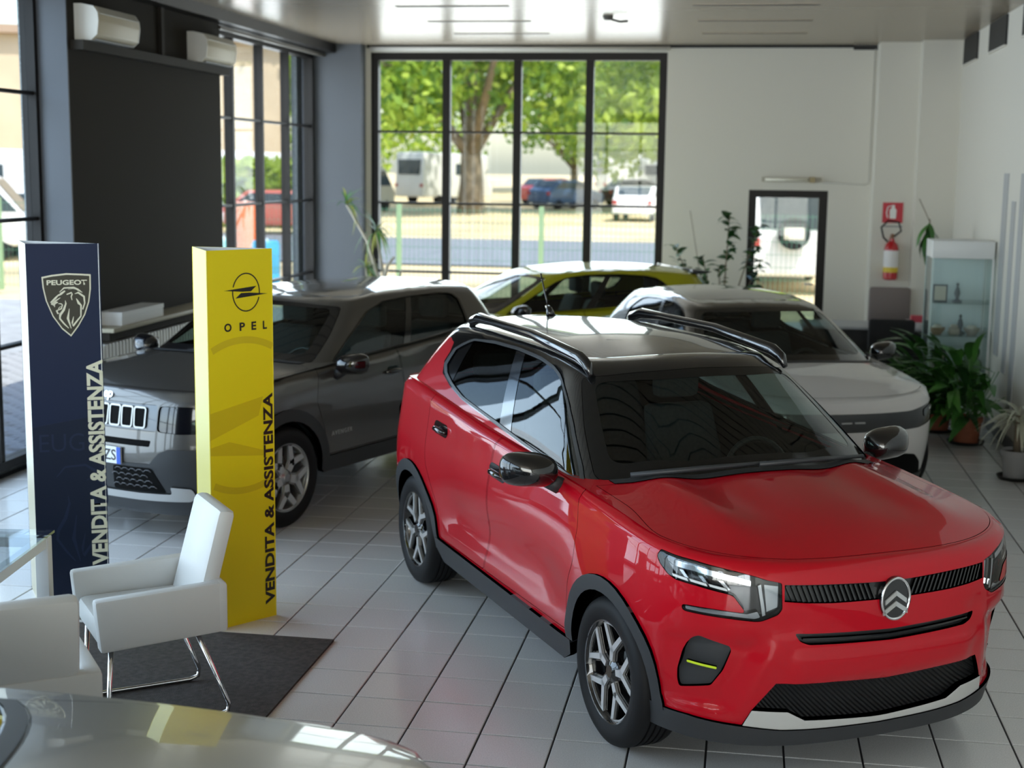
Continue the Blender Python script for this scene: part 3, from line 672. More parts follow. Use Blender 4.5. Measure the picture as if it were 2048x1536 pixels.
def tree(x, y, trunk_h, cr, ch, n, size, cols, label, tr=.35, seed=0):
    r_ = np.random.default_rng(seed); z0 = gz(y) - .1
    root = thing('tree', label, 'tree', (x, y, z0), group='trees beyond the road')
    tk = MB().tube([(0, 0, 0), (.05, 0, trunk_h * .5), (0, .05, trunk_h), (.1, 0, trunk_h + ch * .5)], [tr * 1.2, tr, tr * .85, tr * .3], 10)
    for k in range(5):
        a = r_.uniform(0, 2 * PI); tk.tube([(0, 0, trunk_h * .9), (math.cos(a) * cr * .35, math.sin(a) * cr * .35, trunk_h + ch * .3), (math.cos(a) * cr * .7, math.sin(a) * cr * .7, trunk_h + ch * r_.uniform(.3, .7))], [tr * .5, tr * .3, tr * .12], 7)
    tk.obj('trunk', BARK, root, smooth=True)
    nb = 26; bl = np.stack([r_.normal(0, .45, nb) * cr, r_.normal(0, .45, nb) * cr, trunk_h + ch * (.12 + .82 * r_.random(nb))], 1); br = cr * r_.uniform(.22, .42, nb)
    for ci, c in enumerate(cols):
        m_ = n // len(cols); k = r_.integers(0, nb, m_); d = r_.normal(size=(m_, 3)); d /= np.linalg.norm(d, axis=1)[:, None]
        c0 = bl[k] + d * (br[k] * r_.uniform(.55, 1.05, m_))[:, None] * [1, 1, .8]
        a = r_.normal(size=(m_, 3)); a /= np.linalg.norm(a, axis=1)[:, None]; b_ = np.cross(a, d + r_.normal(0, .5, (m_, 3))); b_ /= np.maximum(np.linalg.norm(b_, axis=1), 1e-6)[:, None]
        s_ = (size * r_.uniform(.6, 1.3, m_))[:, None]; V = np.stack([c0 - a * s_, c0 + b_ * s_ * .6, c0 + a * s_, c0 - b_ * s_ * .6], 1).reshape(-1, 3)
        me = bpy.data.meshes.new('foliage'); me.from_pydata([tuple(p) for p in V], [], [(4 * i, 4 * i + 1, 4 * i + 2, 4 * i + 3) for i in range(m_)]); tag(addobj('foliage', me, root, LEAFC[c]), kind='stuff')
    return root
tree(-12.8, 66, 2.9, 9.5, 13, 17000, .25, (0, 1, 2, 3), 'broad leafy tree whose thick trunk stands behind the second pane column of the back window', .55, 1)
for k, (x, y, cr, cols, lab) in enumerate(((-28, 97, 10, (1, 3, 0), 'bright green tree seen through the left pane column of the back window'), (-1.5, 74, 8, (1, 3, 3), 'pale yellow-green tree behind the third pane column of the back window'), (6.5, 82, 8, (1, 3, 0), 'light green tree behind the right pane column of the back window'),
        (-40, 88, 7, (0, 1, 3), 'green tree standing past the end of the beige building'), (-13, 108, 11, (2, 0, 2), 'dark green tree farthest away behind the broad tree'), (17, 90, 9, (0, 1, 2), 'green tree seen over the back door'), (-50, 78, 8, (1, 0, 3), 'tall green tree above the beige building roof'), (-41, 44, 5, (1, 0, 3), 'leafy tree beside the nearest corner of the beige building'), (3, 112, 11, (2, 0, 1), 'deep green tree in the farthest row to the right'))):
    tree(x, y, 1.6 + .3 * (k % 3), cr, 13 + k % 4, 12000, .27, cols, lab, .3, 10 + k)
hedge = MB()
for k in range(1): pass
def hedge_(x0, x1, y, h, label, seed, x_dir=True):
    r_ = np.random.default_rng(seed); n = 2600; root = thing('hedge', label, 'hedge', ((x0 + x1) / 2, y, gz(y)), group='clipped hedges')
    for c in (1, 3):
        P = np.stack([r_.uniform(x0 - (x0 + x1) / 2, x1 - (x0 + x1) / 2, n), r_.uniform(-.5, .5, n), r_.uniform(0, h, n)], 1); a = r_.normal(size=(n, 3)) * .16; b_ = r_.normal(size=(n, 3)) * .12
        V = np.stack([P - a, P + b_, P + a, P - b_], 1).reshape(-1, 3); me = bpy.data.meshes.new('leaves'); me.from_pydata([tuple(p) for p in V], [], [(4 * i, 4 * i + 1, 4 * i + 2, 4 * i + 3) for i in range(n)]); tag(addobj('leaves', me, root, LEAFC[c]), kind='stuff')
hedge_(-24, -14.5, 50.5, 2.3, 'bright green hedge in front of the beige building', 5)
# house fronts
def house(name, label, p0, p1, h, depth, m, rows, cols, roofm, base=0.):
    p0 = Vector((*p0, 0)); p1 = Vector((*p1, 0)); d = (p1 - p0); Lh = d.length; root = thing(name, label, 'building', (p0.x, p0.y, base), math.atan2(d.y, d.x))
    box('wall', (0, 0, -.3), (Lh, depth, h), m, root); box('roof', (-.4, -.5, h), (Lh + .4, depth + .4, h + .35), roofm, root)
    wm = mat('house_window', (.06, .07, .08), .1); fm = mat('house_window_frame', (.75, .73, .68), .6)
    for r in range(rows):
        for c in range(cols):
            x = Lh * (c + .5) / cols; z = 1.0 + r * (h - .6) / rows
            f = box('window', (x - .6, -.05, z), (x + .6, .02, z + 1.4), fm, root); box('pane', (x - .5, -.07, z + .1), (x + .5, -.04, z + 1.3), wm, f)
    return root, Lh
BEIGE = mat('beige_render', (.62, .50, .36), .9, noise=(.6, .08)); WARM = mat('warm_render', (.70, .62, .48), .9, noise=(.5, .06)); ROOFM = mat('roof_tile_brown', (.42, .30, .22), .8)
house('long_building', 'long beige building behind the parked vehicles on the left', (-62, 42), (-21.0, 63), 7.6, 9, BEIGE, 1, 9, ROOFM, .2)
apt, La = house('apartment_building', 'cream apartment house with balconies across the forecourt on the left', (-33, -12), (-33, 34), 7.5, 10, WARM, 2, 9, ROOFM)
for r in range(2):
    z = .9 + r * 3.4; o = box('balcony', (3, -1.3, z - .2), (La - 3, 0, z), mat('balcony_white', (.78, .76, .72), .7), apt); rl = MB()
    for k in range(int((La - 6) / .35)): rl.box((3 + k * .35, -1.28, z), (3.12 + k * .35, -1.22, z + .95))
    rl.box((3, -1.3, z + .95), (La - 3, -1.2, z + 1.05)); rl.obj('railing', MATS['balcony_white'], o)
# parked vehicles
def simple_vehicle(kind):
    if kind == 'van': prof = [(2.4, .35), (2.45, .9), (2.2, 1.15), (1.5, 2.0), (1.2, 2.15), (-2.4, 2.15), (-2.45, .35)]; glz = [(1.42, 1.92), (2.08, 1.2), (.95, 1.2), (.95, 1.92)]; w = .95
    elif kind == 'camper': prof = [(2.6, .35), (2.65, .9), (2.3, 1.2), (2.0, 1.7), (2.3, 1.95), (2.2, 2.7), (-2.8, 2.8), (-2.9, .4)]; glz = [(1.0, 2.2), (1.0, 1.6), (-.4, 1.6), (-.4, 2.2)]; w = 1.1
    else: prof = [(2.0, .28), (2.05, .68), (1.9, .82), (1.0, 1.0), (.45, 1.38), (.1, 1.47), (-1.2, 1.45), (-1.7, 1.05), (-1.95, .95), (-2.0, .3)]; glz = [(.85, 1.0), (.36, 1.36), (-1.1, 1.38), (-1.55, 1.05)]; w = .86
    body = MB().prism(prof, lambda u, v, h: (u, h, v), -w, w).mesh('body', bevel=.09, seg=3); g = MB()
    for sg in (-1, 1): g.prism(glz, lambda u, v, h: (u, sg * (w - .01 + h), v), 0, .02)
    f = [p for p in prof if p[0] > 0 and p[1] > .9 or p == prof[4]]
    if kind == 'car': a, c = np.array((.98, 1.01)), np.array((.47, 1.36)); r0, r1 = np.array((-1.23, 1.43)), np.array((-1.66, 1.09))
    elif kind == 'van': a, c = np.array((2.17, 1.19)), np.array((1.52, 1.97)); r0, r1 = np.array((-2.41, 2.0)), np.array((-2.42, 1.3))
    else: a, c = np.array((2.28, 1.22)), np.array((2.03, 1.66)); r0, r1 = np.array((-2.82, 2.4)), np.array((-2.86, 1.6))
    for p, q in ((a, c), (r0, r1)):
        d = q - p; n_ = np.array([d[1], -d[0]]) / np.hypot(*d); n_ = n_ if n_[0] * (1 if p[0] > 0 else -1) > 0 else -n_; o = p + n_ * .02; e = q + n_ * .02
        g.add([(o[0], -w * .82, o[1]), (o[0], w * .82, o[1]), (e[0], w * .76, e[1]), (e[0], -w * .76, e[1])], [(0, 1, 2, 3)])
    wh = MB().lathe([(0, -.1), (.2, -.1), (.3, -.08), (.32, -.04), (.32, .1), (0, .1)], 18, 'y').mesh('wheel', smooth='auto')
    lt = MB(); zx = .72 if kind == 'car' else .95
    for sg in (-1, 1): lt.box((prof[-1][0] - .03, sg * (w - .12) - .08, zx), (prof[-1][0] + .1, sg * (w - .12) + .08, zx + .16))
    return body, g.mesh('glazing'), wh, lt.mesh('lamps'), w, (1.3 if kind == 'car' else 1.6)
VEH = {k: simple_vehicle(k) for k in ('car', 'van', 'camper')}
FARG = mat('far_glass', (.05, .07, .08), .08)
def park(kind, x, y, rz, col, label, grp):
    body, g, wh, lt, w, wx = VEH[kind]; root = thing({'car': 'parked_car', 'van': 'parked_van', 'camper': 'camper_van'}[kind], label, {'car': 'car', 'van': 'van', 'camper': 'camper'}[kind], (x, y, gz(y) - .08), rz, grp)
    def put(nm, me, m, **k):
        o = addobj(nm, me, root)
        if not me.materials: me.materials.append(m)
        o.material_slots[0].link = 'OBJECT'; o.material_slots[0].material = m; return o
    put('body', body, mat('far_paint_%d_%d_%d' % tuple(int(99 * c) for c in col), col, .35, coat=.5)); put('glazing', g, FARG); put('lamps', lt, mat('far_lamp', (.4, .02, .02), .3))
    for sx in (-1, 1):
        for sy in (-1, 1): o = put('wheel', wh, RUBBER); o.location = (sx * wx, sy * (w - .1), .32)
W_, G_, K_, B_, R_ = (.80, .80, .80), (.35, .36, .38), (.03, .03, .035), (.05, .10, .22), (.40, .03, .03)
gw = 'vehicles parked beyond the road'
for a in (('car', -4.6, 62, 1.5, W_, 'white car parked with its tail to us behind the third mullion'), ('car', -9.3, 74, .9, B_, 'dark blue car parked right of the tree trunk'), ('car', -5.9, 79, .5, K_, 'black car parked left of the white car, behind it'), ('car', -10.6, 79, .8, R_, 'small red car parked just right of the tree trunk'),
          ('camper', -22.5, 74, 1.2, W_, 'white camper at the far left of the back window view'), ('camper', -16.5, 78, 1.0, W_, 'white camper left of the tree trunk'), ('van', -18.5, 66, 1.3, (.55, .52, .46), 'beige flatbed van low behind the left pane column'),
          ('camper', -6.2, 88, .4, W_, 'white camper high behind the dark cars'), ('camper', -2.2, 86, .2, W_, 'white camper behind the third pane column'), ('van', .2, 80, .6, W_, 'white van behind the right pane column'), ('van', 3.4, 60, 1.4, (.62, .66, .72), 'pale grey van at the right edge of the back window'), ('camper', 2.4, 90, .3, W_, 'white camper farthest right behind the back window'),
          
          ('camper', -26.5, 56, .9, W_, 'white camper beside the hedge on the left'), ('camper', -21.5, 57.5, .7, W_, 'white camper before the end of the beige building'), ('van', -18.2, 55.5, .5, W_, 'white van seen between the left window mullions'), ('car', -20.0, 47.2, .5, (.7, .72, .74), 'light grey car by the hedge on the left'), ('car', -15.4, 46.6, .2, (.55, .12, .08), 'orange-red car by the road on the left'),
          ('van', -20, 33, .35, W_, 'large white van outside the nearest left window'), ('car', -22.5, 42, .5, (.6, .62, .64), 'silver car behind the large white van'), ('camper', -27, 47, .5, W_, 'white camper behind the silver car on the left')): park(*a, gw)
ov = None
park('van', .78, 31.5, PI / 2 + .1, W_, 'white off-road van with a spare wheel on its tail, behind the back door', gw)
ov = [o for o in SC.objects if o.get('label', '').startswith('white off-road van')][0]
o = addobj('spare_wheel', VEH['van'][2], ov); o.location = (-2.58, .1, 1.22); o.rotation_euler = (0, 0, PI / 2); MB().box((-2.66, -.10, 1.10), (-2.70, .30, 1.34)).obj('spare_wheel_cover', mat('cover_beige', (.62, .58, .48), .6), ov, bevel=.015)
def barrel(x, y, col, label, h=.95, r=.3):
    root = thing('plastic_barrel', label, 'barrel', (x, y, gz(y) - .08), group='plastic barrels outside')
    MB().lathe([(0, 0), (r * .9, 0), (r, .05), (r, h * .33), (r * .96, h * .35), (r, h * .37), (r, h * .93), (r * .85, h), (0, h)], 20).obj('drum', mat('barrel_%d' % int(col[2] * 99), col, .4), root, smooth='auto')
    MB().lathe([(0, h), (.06, h), (.06, h + .04), (0, h + .04)], 12).obj('cap', WHITEP, root)
barrel(-9.35, 27.0, (.06, .42, .75), 'bright blue barrel outside beside the grey corner jamb', 1.0, .28); barrel(-11.0, 29, (.25, .58, .62), 'pale turquoise barrel outside between the left mullions', .9); barrel(-12.6, 29.6, (.22, .60, .72), 'light blue barrel outside nearest the dark pier', .8, .22); barrel(-11.2, 31, (.75, .16, .04), 'orange barrel outside behind the turquoise one', 1.6, .25)
# green wire fence along the plot behind the building
FG = mat('fence_green', (.10, .26, .16), .6); fx0, fx1, fy = -14.0, 12.0, 25.2
fn_ = thing('wire_fence', 'green wire mesh fence running behind the back window and door', 'fence', (0, fy, 0))
pst = MB().box((-.04, -.04, 0), (.04, .04, 1.75)).mesh('post'); pst.materials.append(mat('fence_post', (.30, .44, .24), .6))
for k in range(11): o = bpy.data.objects.new('post', pst); COL.objects.link(o); o.parent = fn_; o.location = (fx0 + 2.6 * k, 0, 0)
wr = MB()
for k in range(int((fx1 - fx0) / .085)): x = fx0 + k * .085; wr.add([(x, 0, .05), (x + .007, 0, .05), (x + .007, 0, 1.7), (x, 0, 1.7)], [(0, 1, 2, 3)])
for z in np.linspace(.1, 1.65, 8): wr.add([(fx0, 0, z), (fx1, 0, z), (fx1, 0, z + .008), (fx0, 0, z + .008)], [(0, 1, 2, 3)])
tag(wr.obj('mesh_wires', FG, fn_), kind='stuff')
# building roof edge outside, keeps the sun off the glass
struct(box('roof', (XW - .45, YF - .5, ZC + .2), (XR + .6, YB + .5, ZC + .55), mat('roof_grey', (.3, .3, .3), .8)))
struct(box('slab', (XW - .45, YF - .5, -.4), (XR + .6, YB + .4, -.12), mat('concrete', (.4, .4, .4), .9)))
# ================================================================== the red crossover in front
def y_spoke_face(rim, w0=.017, fork=.105, rend=None, half=.40, wide=.026):
    rend = rend or rim - .008
    def f(fy):
        mb = MB(); P = lambda u, v, h: (u, fy + h, v)
        def bar(a, b, wa, wb, t=.012):
            a = np.array(a); b = np.array(b); d = b - a; d = d / np.hypot(*d); n = np.array([-d[1], d[0]])
            mb.prism([tuple(a + n * wa), tuple(b + n * wb), tuple(b - n * wb), tuple(a - n * wa)], P, 0, t)
        pol = lambda r, a: (r * math.sin(a), r * math.cos(a))
        bar(pol(.05, 0), pol(fork, 0), w0 * .8, w0)
        for sg in (-1, 1):
            bar(pol(fork - .010, -sg * .02), pol(rend * .985, sg * half), w0 * .8, w0 * .62)
        n = 12
        for k in range(n):                                              # bright rim arc that closes each fork
            a0, a1 = [-half * 1.12 + half * 2.24 * (k + q) / n for q in (0, 1)]
            bar(pol(rend - .002, a0), pol(rend - .002, a1), .0085, .0085)
        return mb.mesh('spoke_face')
    return f
def sector(r0, r1, a0, a1, n=5):
    A = np.linspace(a0, a1, n); return [(r1 * math.sin(a), r1 * math.cos(a)) for a in A] + [(r0 * math.sin(a), r0 * math.cos(a)) for a in A[::-1]]

def red_side(x, z):                                                 # fender flares, scooped doors
    fl = .016 * (bump(x, 1.28, .42) + bump(x, -1.28, .46)) * bump(z, .74, .22)
    sc = -.034 * sstep(1.0, .55, np.abs(x + .02)) * bump(z, .58, .13) + .012 * sstep(1.1, .7, np.abs(x)) * bump(z, .40, .06)
    return fl + sc
def red_front(y, z):                                                # shoulders of the bumper beside the air inlets
    yr = .50 + (.60 - z) * .30
    bowl = -.045 * sstep(yr, yr + .09, y) * sstep(.87, .80, y) * sstep(.30, .37, z) * sstep(.68, .60, z)
    return bowl + .012 * sstep(.44, .47, z) * sstep(.60, .565, z) * sstep(.46, .40, y) - .012 * bump(z, .70, .03) * sstep(.36, .45, y)
def red_hood(x, y):
    return .016 * bump(y, .50, .10) * sstep(1.95, 1.5, x) * sstep(.6, .9, x) - .008 * bump(y, .30, .12) * sstep(1.9, 1.5, x) * sstep(.6, .9, x)
RED = dict(nose=2.06, xf=1.42, xr=-1.50, tail=-1.98, w=.88, nf=2.8, nr=3.,
    nosez=[(.15, 1.955), (.25, 1.985), (.45, 2.03), (.60, 2.055), (.75, 2.055), (.86, 2.05), (.92, 2.035), (.96, 2.01)], ztopf=.92,
    tailz=[(.15, -1.90), (.35, -1.96), (.6, -1.98), (.85, -1.975), (1.05, -1.93), (1.2, -1.88)], ztopr=1.15,
    sec=[(.15, -.07), (.3, -.04), (.5, -.012), (.68, 0), (.82, -.004), (.95, -.018), (1.1, -.035), (1.3, -.05)],
    taper=[(-2, .95), (-1.5, .985), (-1, 1), (.8, 1), (1.4, .99), (2.06, .97)],
    base=[(2.06, .885), (1.95, .915), (1.75, .96), (1.4, 1.0), (1.0, 1.035), (.5, 1.065), (0, 1.09), (-.5, 1.12), (-1, 1.16), (-1.5, 1.19), (-2, 1.17)],
    crown=[(2.06, .03), (1.9, .045), (1.5, .065), (1.0, .07), (.4, .05), (-1.4, .0), (-2, .02)],
    curl=(.06, .065, .045, .05), sidef=red_side, frontf=red_front, hoodf=red_hood,
    g0=(1.06, .66, -1.38, -1.80, .80, 2.6, 2.6), g1=(.30, .0, -1.30, -1.58, .50, 2.6, 3.),
    roof=[(.4, 1.475), (.2, 1.50), (-.3, 1.535), (-.9, 1.535), (-1.6, 1.49)], rcrown=.045)
REDP = mat('red_paint', (.46, .0008, .010), .5, 0., coat=1, coat_rough=.012, spec=.1, coat_ior=1.4)
def band(lo, up):                                                   # polygon from a lower and an upper polyline (both left to right)
    return np.array(list(lo) + list(reversed(up)), float)
def sym(half):                                                      # right half polyline ending on the centre line -> full polyline
    h = [tuple(p) for p in half]; return h + [(-s, t) for s, t in reversed(h[:-1] if abs(h[-1][0]) < 1e-6 else h)]

def build_red():
    root = thing('compact_suv', 'glossy red compact crossover car with black roof and roof rails, nearest the camera', 'car', (-.453, 7.324, 0), math.radians(-58.23))
    b = CarBuilder(root, RED, .045); m = b.m; L = m.low; HX, HZ, R = 1.28, .322, .385
    b.chassis(HX, HZ, R, .29, .335, .34, .86)
    # --- lower outline with the lower grille let in from below
    bot = [p for p in b.bottom(.30, .335, .36, R, HX, HZ)[:-2]]
    lowg = [(-1.0, .302), (-.88, .303), (-.641, .283), (-.60, .354), (-.51, .467), (-.254, .463), (0, .448)]
    bot += lowg
    hl = rounded([(-1.031, .954), (-.95, .946), (-.865, .94), (-.783, .929), (-.689, .915), (-.616, .90), (-.567, .886), (-.508, .875), (-.502, .772), (-.518, .75), (-.579, .722), (-.603, .72), (-.712, .728), (-.886, .736), (-.9, .745), (-.9, .761), (-.881, .764), (-.775, .763), (-.655, .756), (-.652, .765), (-.695, .818), (-.717, .825), (-.842, .843), (-.937, .852), (-.977, .867), (-1.024, .9), (-1.042, .925)], .008, 2)
    gtop = [(-.497, .868), (-.293, .862), (-.088, .854), (0, .852)]; gbot = [(-.495, .802), (-.402, .793), (-.291, .787), (-.086, .783), (0, .782)]
    grille = band(sym(gbot), sym(gtop))
    slot = rounded(band(sym([(-.425, .641), (-.386, .625), (0, .612)]), sym([(-.445, .673), (-.284, .668), (0, .658)])), .012, 3)
    vent = rounded([(-.834, .632), (-.815, .645), (-.679, .607), (-.673, .589), (-.703, .501), (-.748, .432), (-.885, .405), (-.894, .437), (-.893, .485), (-.87, .569)], .012, 3)
    zt = lambda x: float(m.ttop(np.array([b.sx(x)]))[0])
    dF = b.side([(.865, .375), (-.16, .375), (-.13, .6), (-.09, .85), (-.055, zt(-.05) - .012), (.5, zt(.5) - .012), (.93, zt(.93) - .012), (.985, .88), (.965, .72), (.89, .60), (.86, .5)])
    dR = b.side([(-.17, .375), (-.84, .375), (-.862, .48), (-.89, .58), (-.95, .68), (-1.03, .78), (-1.06, .9), (-1.07, zt(-1.07) - .012), (-.5, zt(-.5) - .012), (-.065, zt(-.065) - .012), (-.10, .85), (-.14, .6)])
    dF = rounded(dF, .03, 3); dR = rounded(dR, .03, 3)
    tail = b.side([(-1.62, .80), (-1.90, .82), (-1.90, 1.0), (-1.78, 1.05), (-1.66, 1.0)])
    tail = np.array([(-(L.qs + .30), .86), (-(L.q - .42), .86), (-(L.q - .42), 1.02), (-(L.qs + .32), 1.05), (-(L.qs + .22), .98)])
    holes = [grille, slot]
    for p in (hl, vent, dF, dR, tail): holes += [p, b.flip(p)]
    b.P('body', b.outline(bot), REDP, holes=holes, lip=.02, res=.04)
    # --- hood, fender tops, cowl
    S = np.linspace(-1.05, 1.05, 60); x, y = m.ring(S); fr = np.stack([x - .006, y * .992], 1)
    xs = np.linspace(fr[0, 0] - .03, .93, 20)
    SS = np.linspace(.0, L.qs, 400); rx, ry = m.ring(SS); ro = np.argsort(rx); wy = lambda X: float(np.interp(X, rx[ro], ry[ro]))
    sideR = [(X, -(wy(X) - .006 - .044 * sstep(fr[0, 0] - .02, fr[0, 0] - .40, X))) for X in xs]
    a = np.linspace(0, m.g0.qf, 60); gx, gy = m.g0.pts(a); gk = np.argsort(gy); cx = lambda Y: float(np.interp(abs(Y), gy[gk], gx[gk]))
    rear = [(cx(Y) + .055, Y) for Y in np.linspace(-.70, .70, 21)]
    hood = np.array([tuple(p) for p in fr[::-1]] + sideR + rear + [(X, -Y) for X, Y in sideR[::-1]])
    hood = hood[::-1] if area2(hood) < 0 else hood
    b.P('hood', inset(hood, .003), REDP, dom='h', lip=.012, res=.05)
    b.P('fender_top', b.ring_xy(200), REDP, dom='h', holes=[hood, b.g_xy(m.g0, .02)], lip=.0, res=.05)
    cow = [(cx(Y) + .05, Y) for Y in np.linspace(-.69, .69, 21)] + [(cx(Y) - .01, Y) for Y in np.linspace(.69, -.69, 21)]
    b.P('cowl', cow, PLASTIC, dom='h', off=.004, lip=.004, res=.06)
    # --- doors
    for mm in (False, True):
        for nm, p in (('front_door', dF), ('rear_door', dR)):
            o = b.P(nm, inset(p, .0035), REDP, lip=.02, res=.04, mirror=mm)
            hx, hz = ((.015, .93) if nm == 'front_door' else (-.845, 1.0))
            cup = rounded([(b.sx(hx + dx), hz + dz) for dx, dz in ((.11, -.015), (.09, .03), (-.09, .035), (-.115, .01), (-.09, -.035), (.09, -.04))], .02, 3)
            c = b.P('handle_recess', cup, BLACK, off=.002, lip=.004, res=.03, parent=o, mirror=mm)
            y0 = abs(float(m.body(np.array([b.sx(hx)]), np.array([hz]))[0, 1])); sg = 1 if mm else -1
            MB().tube([(hx - .085, sg * (y0 + .012), hz - .006), (hx - .03, sg * (y0 + .026), hz - .002), (hx + .05, sg * (y0 + .026), hz - .004), (hx + .095, sg * (y0 + .01), hz - .01)], [.010, .017, .017, .010], 10).obj('handle', BLACK, o, smooth=True)
    # --- plastic cladding
    for x, nm in ((HX, 'f'), (-HX, 'r')):
        a0, a1 = (math.radians(176), math.radians(-4)) if x > 0 else (math.radians(185), math.radians(-3))
        poly = b.side(b.arc(x, HZ, R + .035, a0, a1, 22) + b.arc(x, HZ, R - .03, a1, a0, 22))
        b.both('wheel_arch_trim', poly, PLASTIC, off=.014, lip=.05)
    sill = b.side([(.90, .345), (-.9, .375), (-.9, .30), (-.82, .245), (.8, .225), (.88, .27)])
    b.both('sill_trim', sill, PLASTIC, off=.016, lip=.05)
    lip = band(sym([(-1.10, .21), (-.95, .21), (-.717, .20), (-.454, .192), (0, .187)]), sym([(-1.10, .315), (-1.0, .305), (-.88, .303), (-.641, .281), (-.475, .262), (-.341, .257), (0, .249)]))
    b.P('front_lip', lip, PLASTIC, off=.012, lip=.05)
    b.P('rear_lip', b.outline([(-L.q, .2), (-(L.qs + .05), .2), (-(L.qs + .05), .37), (-L.q, .40)])[:4], PLASTIC, off=.01, lip=.04)
    b.P('rear_lip', b.flip([(-L.q, .2), (-(L.qs + .05), .2), (-(L.qs + .05), .37), (-L.q, .40)]), PLASTIC, off=.01, lip=.04)
    # --- front details
    gm = mat('grille_black', (.010, .010, .011), .3, coat=.6)
    b.P('upper_grille', inset(grille, .002), gm, off=-.018, lip=.02)
    gt = lambda s_: np.interp(abs(s_), [0, .088, .293, .497], [.852, .854, .862, .868]); gb = lambda s_: np.interp(abs(s_), [0, .086, .291, .402, .495], [.782, .783, .787, .793, .802])
    for sg in (-1, 1):
        for k in range(17):
            s0 = .085 + k * .0232; s1 = s0 + .028
            b.P('slat', [(sg * s0, gb(s0) + .004), (sg * (s0 + .008), gb(s0) + .004), (sg * (s1 + .008), gt(s1) - .006), (sg * s1, gt(s1) - .006)], BLACK, off=-.006, lip=.011, res=.08)
    lg = band(sym([(-.605, .350), (-.452, .340), (-.372, .297), (-.044, .277), (0, .276)]), sym([(-.515, .462), (-.254, .459), (0, .444)]))
    gm2 = mat('lower_grille_ribbed', (.008, .008, .009), .42); nt = gm2.node_tree
    tc = nt.nodes.new('ShaderNodeTexCoord'); wv = nt.nodes.new('ShaderNodeTexWave'); wv.bands_direction = 'DIAGONAL'; wv.inputs['Scale'].default_value = 26; wv.inputs['Distortion'].default_value = .0
    bp = nt.nodes.new('ShaderNodeBump'); bp.inputs['Strength'].default_value = 1; bp.inputs['Distance'].default_value = .012
    nt.links.new(tc.outputs['Object'], wv.inputs['Vector']); nt.links.new(wv.outputs['Fac'], bp.inputs['Height']); nt.links.new(bp.outputs['Normal'], nt.nodes['Principled BSDF'].inputs['Normal'])
    b.P('lower_grille', lg, gm2, off=-.022, lip=0)
    b.P('skid_plate', band(sym([(-.638, .283), (-.475, .263), (-.341, .258), (0, .25)]), sym([(-.603, .351), (-.45, .341), (-.37, .298), (-.044, .278), (0, .277)])), mat('skid_silver', (.62, .62, .60), .35, .3), off=.006, lip=.03)
    b.P('bumper_slot', inset(slot, .001), gm, off=-.02, lip=.0)
    b.P('slot_bar', band(sym([(-.41, .646), (0, .631)]), sym([(-.41, .652), (0, .637)])), BLACK, off=-.005, lip=.02)
    for mm in (False, True):
        v = b.P('air_inlet', inset(vent, .002), PLASTIC, off=-.03, lip=0, res=.02, mirror=mm, offn=lambda u, t: -.030 + .016 * sstep(.50, .49, t) + .012 * sstep(.53, .60, t))
        b.P('accent_strip', rounded([(-.857, .522), (-.729, .508), (-.729, .498), (-.857, .512)], .005, 3), mat('lime', (.62, .80, .03), .35), off=-.012, lip=.01, res=.03, parent=v, mirror=mm)
        h = b.P('headlight', inset(hl, .002), BLACK, off=-.03, lip=0, res=.03, mirror=mm)
        top = [(-1.0, .925), (-.95, .925), (-.865, .92), (-.783, .908), (-.689, .893), (-.63, .88)]
        k = mat('lamp_reflector', (.60, .62, .64), .12, .9)
        b.P('lamp_bar', band([(s_, t_ - .022) for s_, t_ in top[1:]], top[1:]), k, off=-.012, lip=.01, res=.03, parent=h, mirror=mm)
        for i in range(3):
            s0 = -.955 + i * .082; s1 = s0 + .072; lo = lambda s_: np.interp(s_, [-.955, -.842, -.717, -.69], [.858, .849, .832, .827])
            b.P('running_light', [(s0, lo(s0) + .004), (s1, lo(s1) + .002), (s1 - .006, lo(s1) + .013), (s0 - .006, lo(s0) + .014)], WHITEP, off=-.008, lip=.01, res=.03, parent=h, mirror=mm)
            c0 = -.93 + i * .085
            b.P('lamp_fin', [(c0, .893 - i * .010), (c0 + .018, .893 - i * .010), (c0 + .05, .86 - i * .010), (c0 + .036, .858 - i * .010)], k, off=-.014, lip=.012, res=.03, parent=h, mirror=mm)
        b.P('running_light', rounded([(-.89, .755), (-.775, .757), (-.64, .747), (-.60, .76), (-.585, .735), (-.605, .727), (-.712, .735), (-.886, .742)], .005, 2), k, off=-.010, lip=.01, res=.03, parent=h, mirror=mm)
        b.P('lamp_bar', [(-.602, .862), (-.59, .868), (-.566, .745), (-.578, .74)], k, off=-.010, lip=.012, res=.03, parent=h, mirror=mm)
        b.P('lamp_cell', [(-.575, .865), (-.517, .858), (-.517, .775), (-.56, .755)], k, off=-.024, lip=.0, res=.03, parent=h, mirror=mm)
        b.P('lens', inset(hl, .002), LENS, off=-.002, lip=0, res=.03, parent=h, mirror=mm)
        b.P('tail_light', inset(tail, .003), mat('tail_red', (.12, .004, .006), .1, coat=1), off=.012, lip=.03, res=.04, mirror=mm)
    # oval emblem with two chevrons
    x0 = float(m.body(np.array([0.]), np.array([.782]))[0, 0]); E = [(.070 * math.cos(a), .088 * math.sin(a)) for a in np.linspace(0, 2 * PI, 40, endpoint=False)]
    fx = lambda u, v, h: (x0 - .012 + h, u, .782 + v)
    em = MB().prism(E, fx, 0, .022).obj('emblem', BLACK, root)
    ring = MB(); n = len(E)
    ring.add([fx(u, v, h) for h, q in ((.018, 1.0), (.028, .985), (.028, .90), (.020, .885)) for u, v in [(q * a_, q * b_) for a_, b_ in E]], [(j * n + i, j * n + (i + 1) % n, (j + 1) * n + (i + 1) % n, (j + 1) * n + i) for j in range(3) for i in range(n)])
    ring.obj('emblem_ring', CHROME, em, smooth=True)
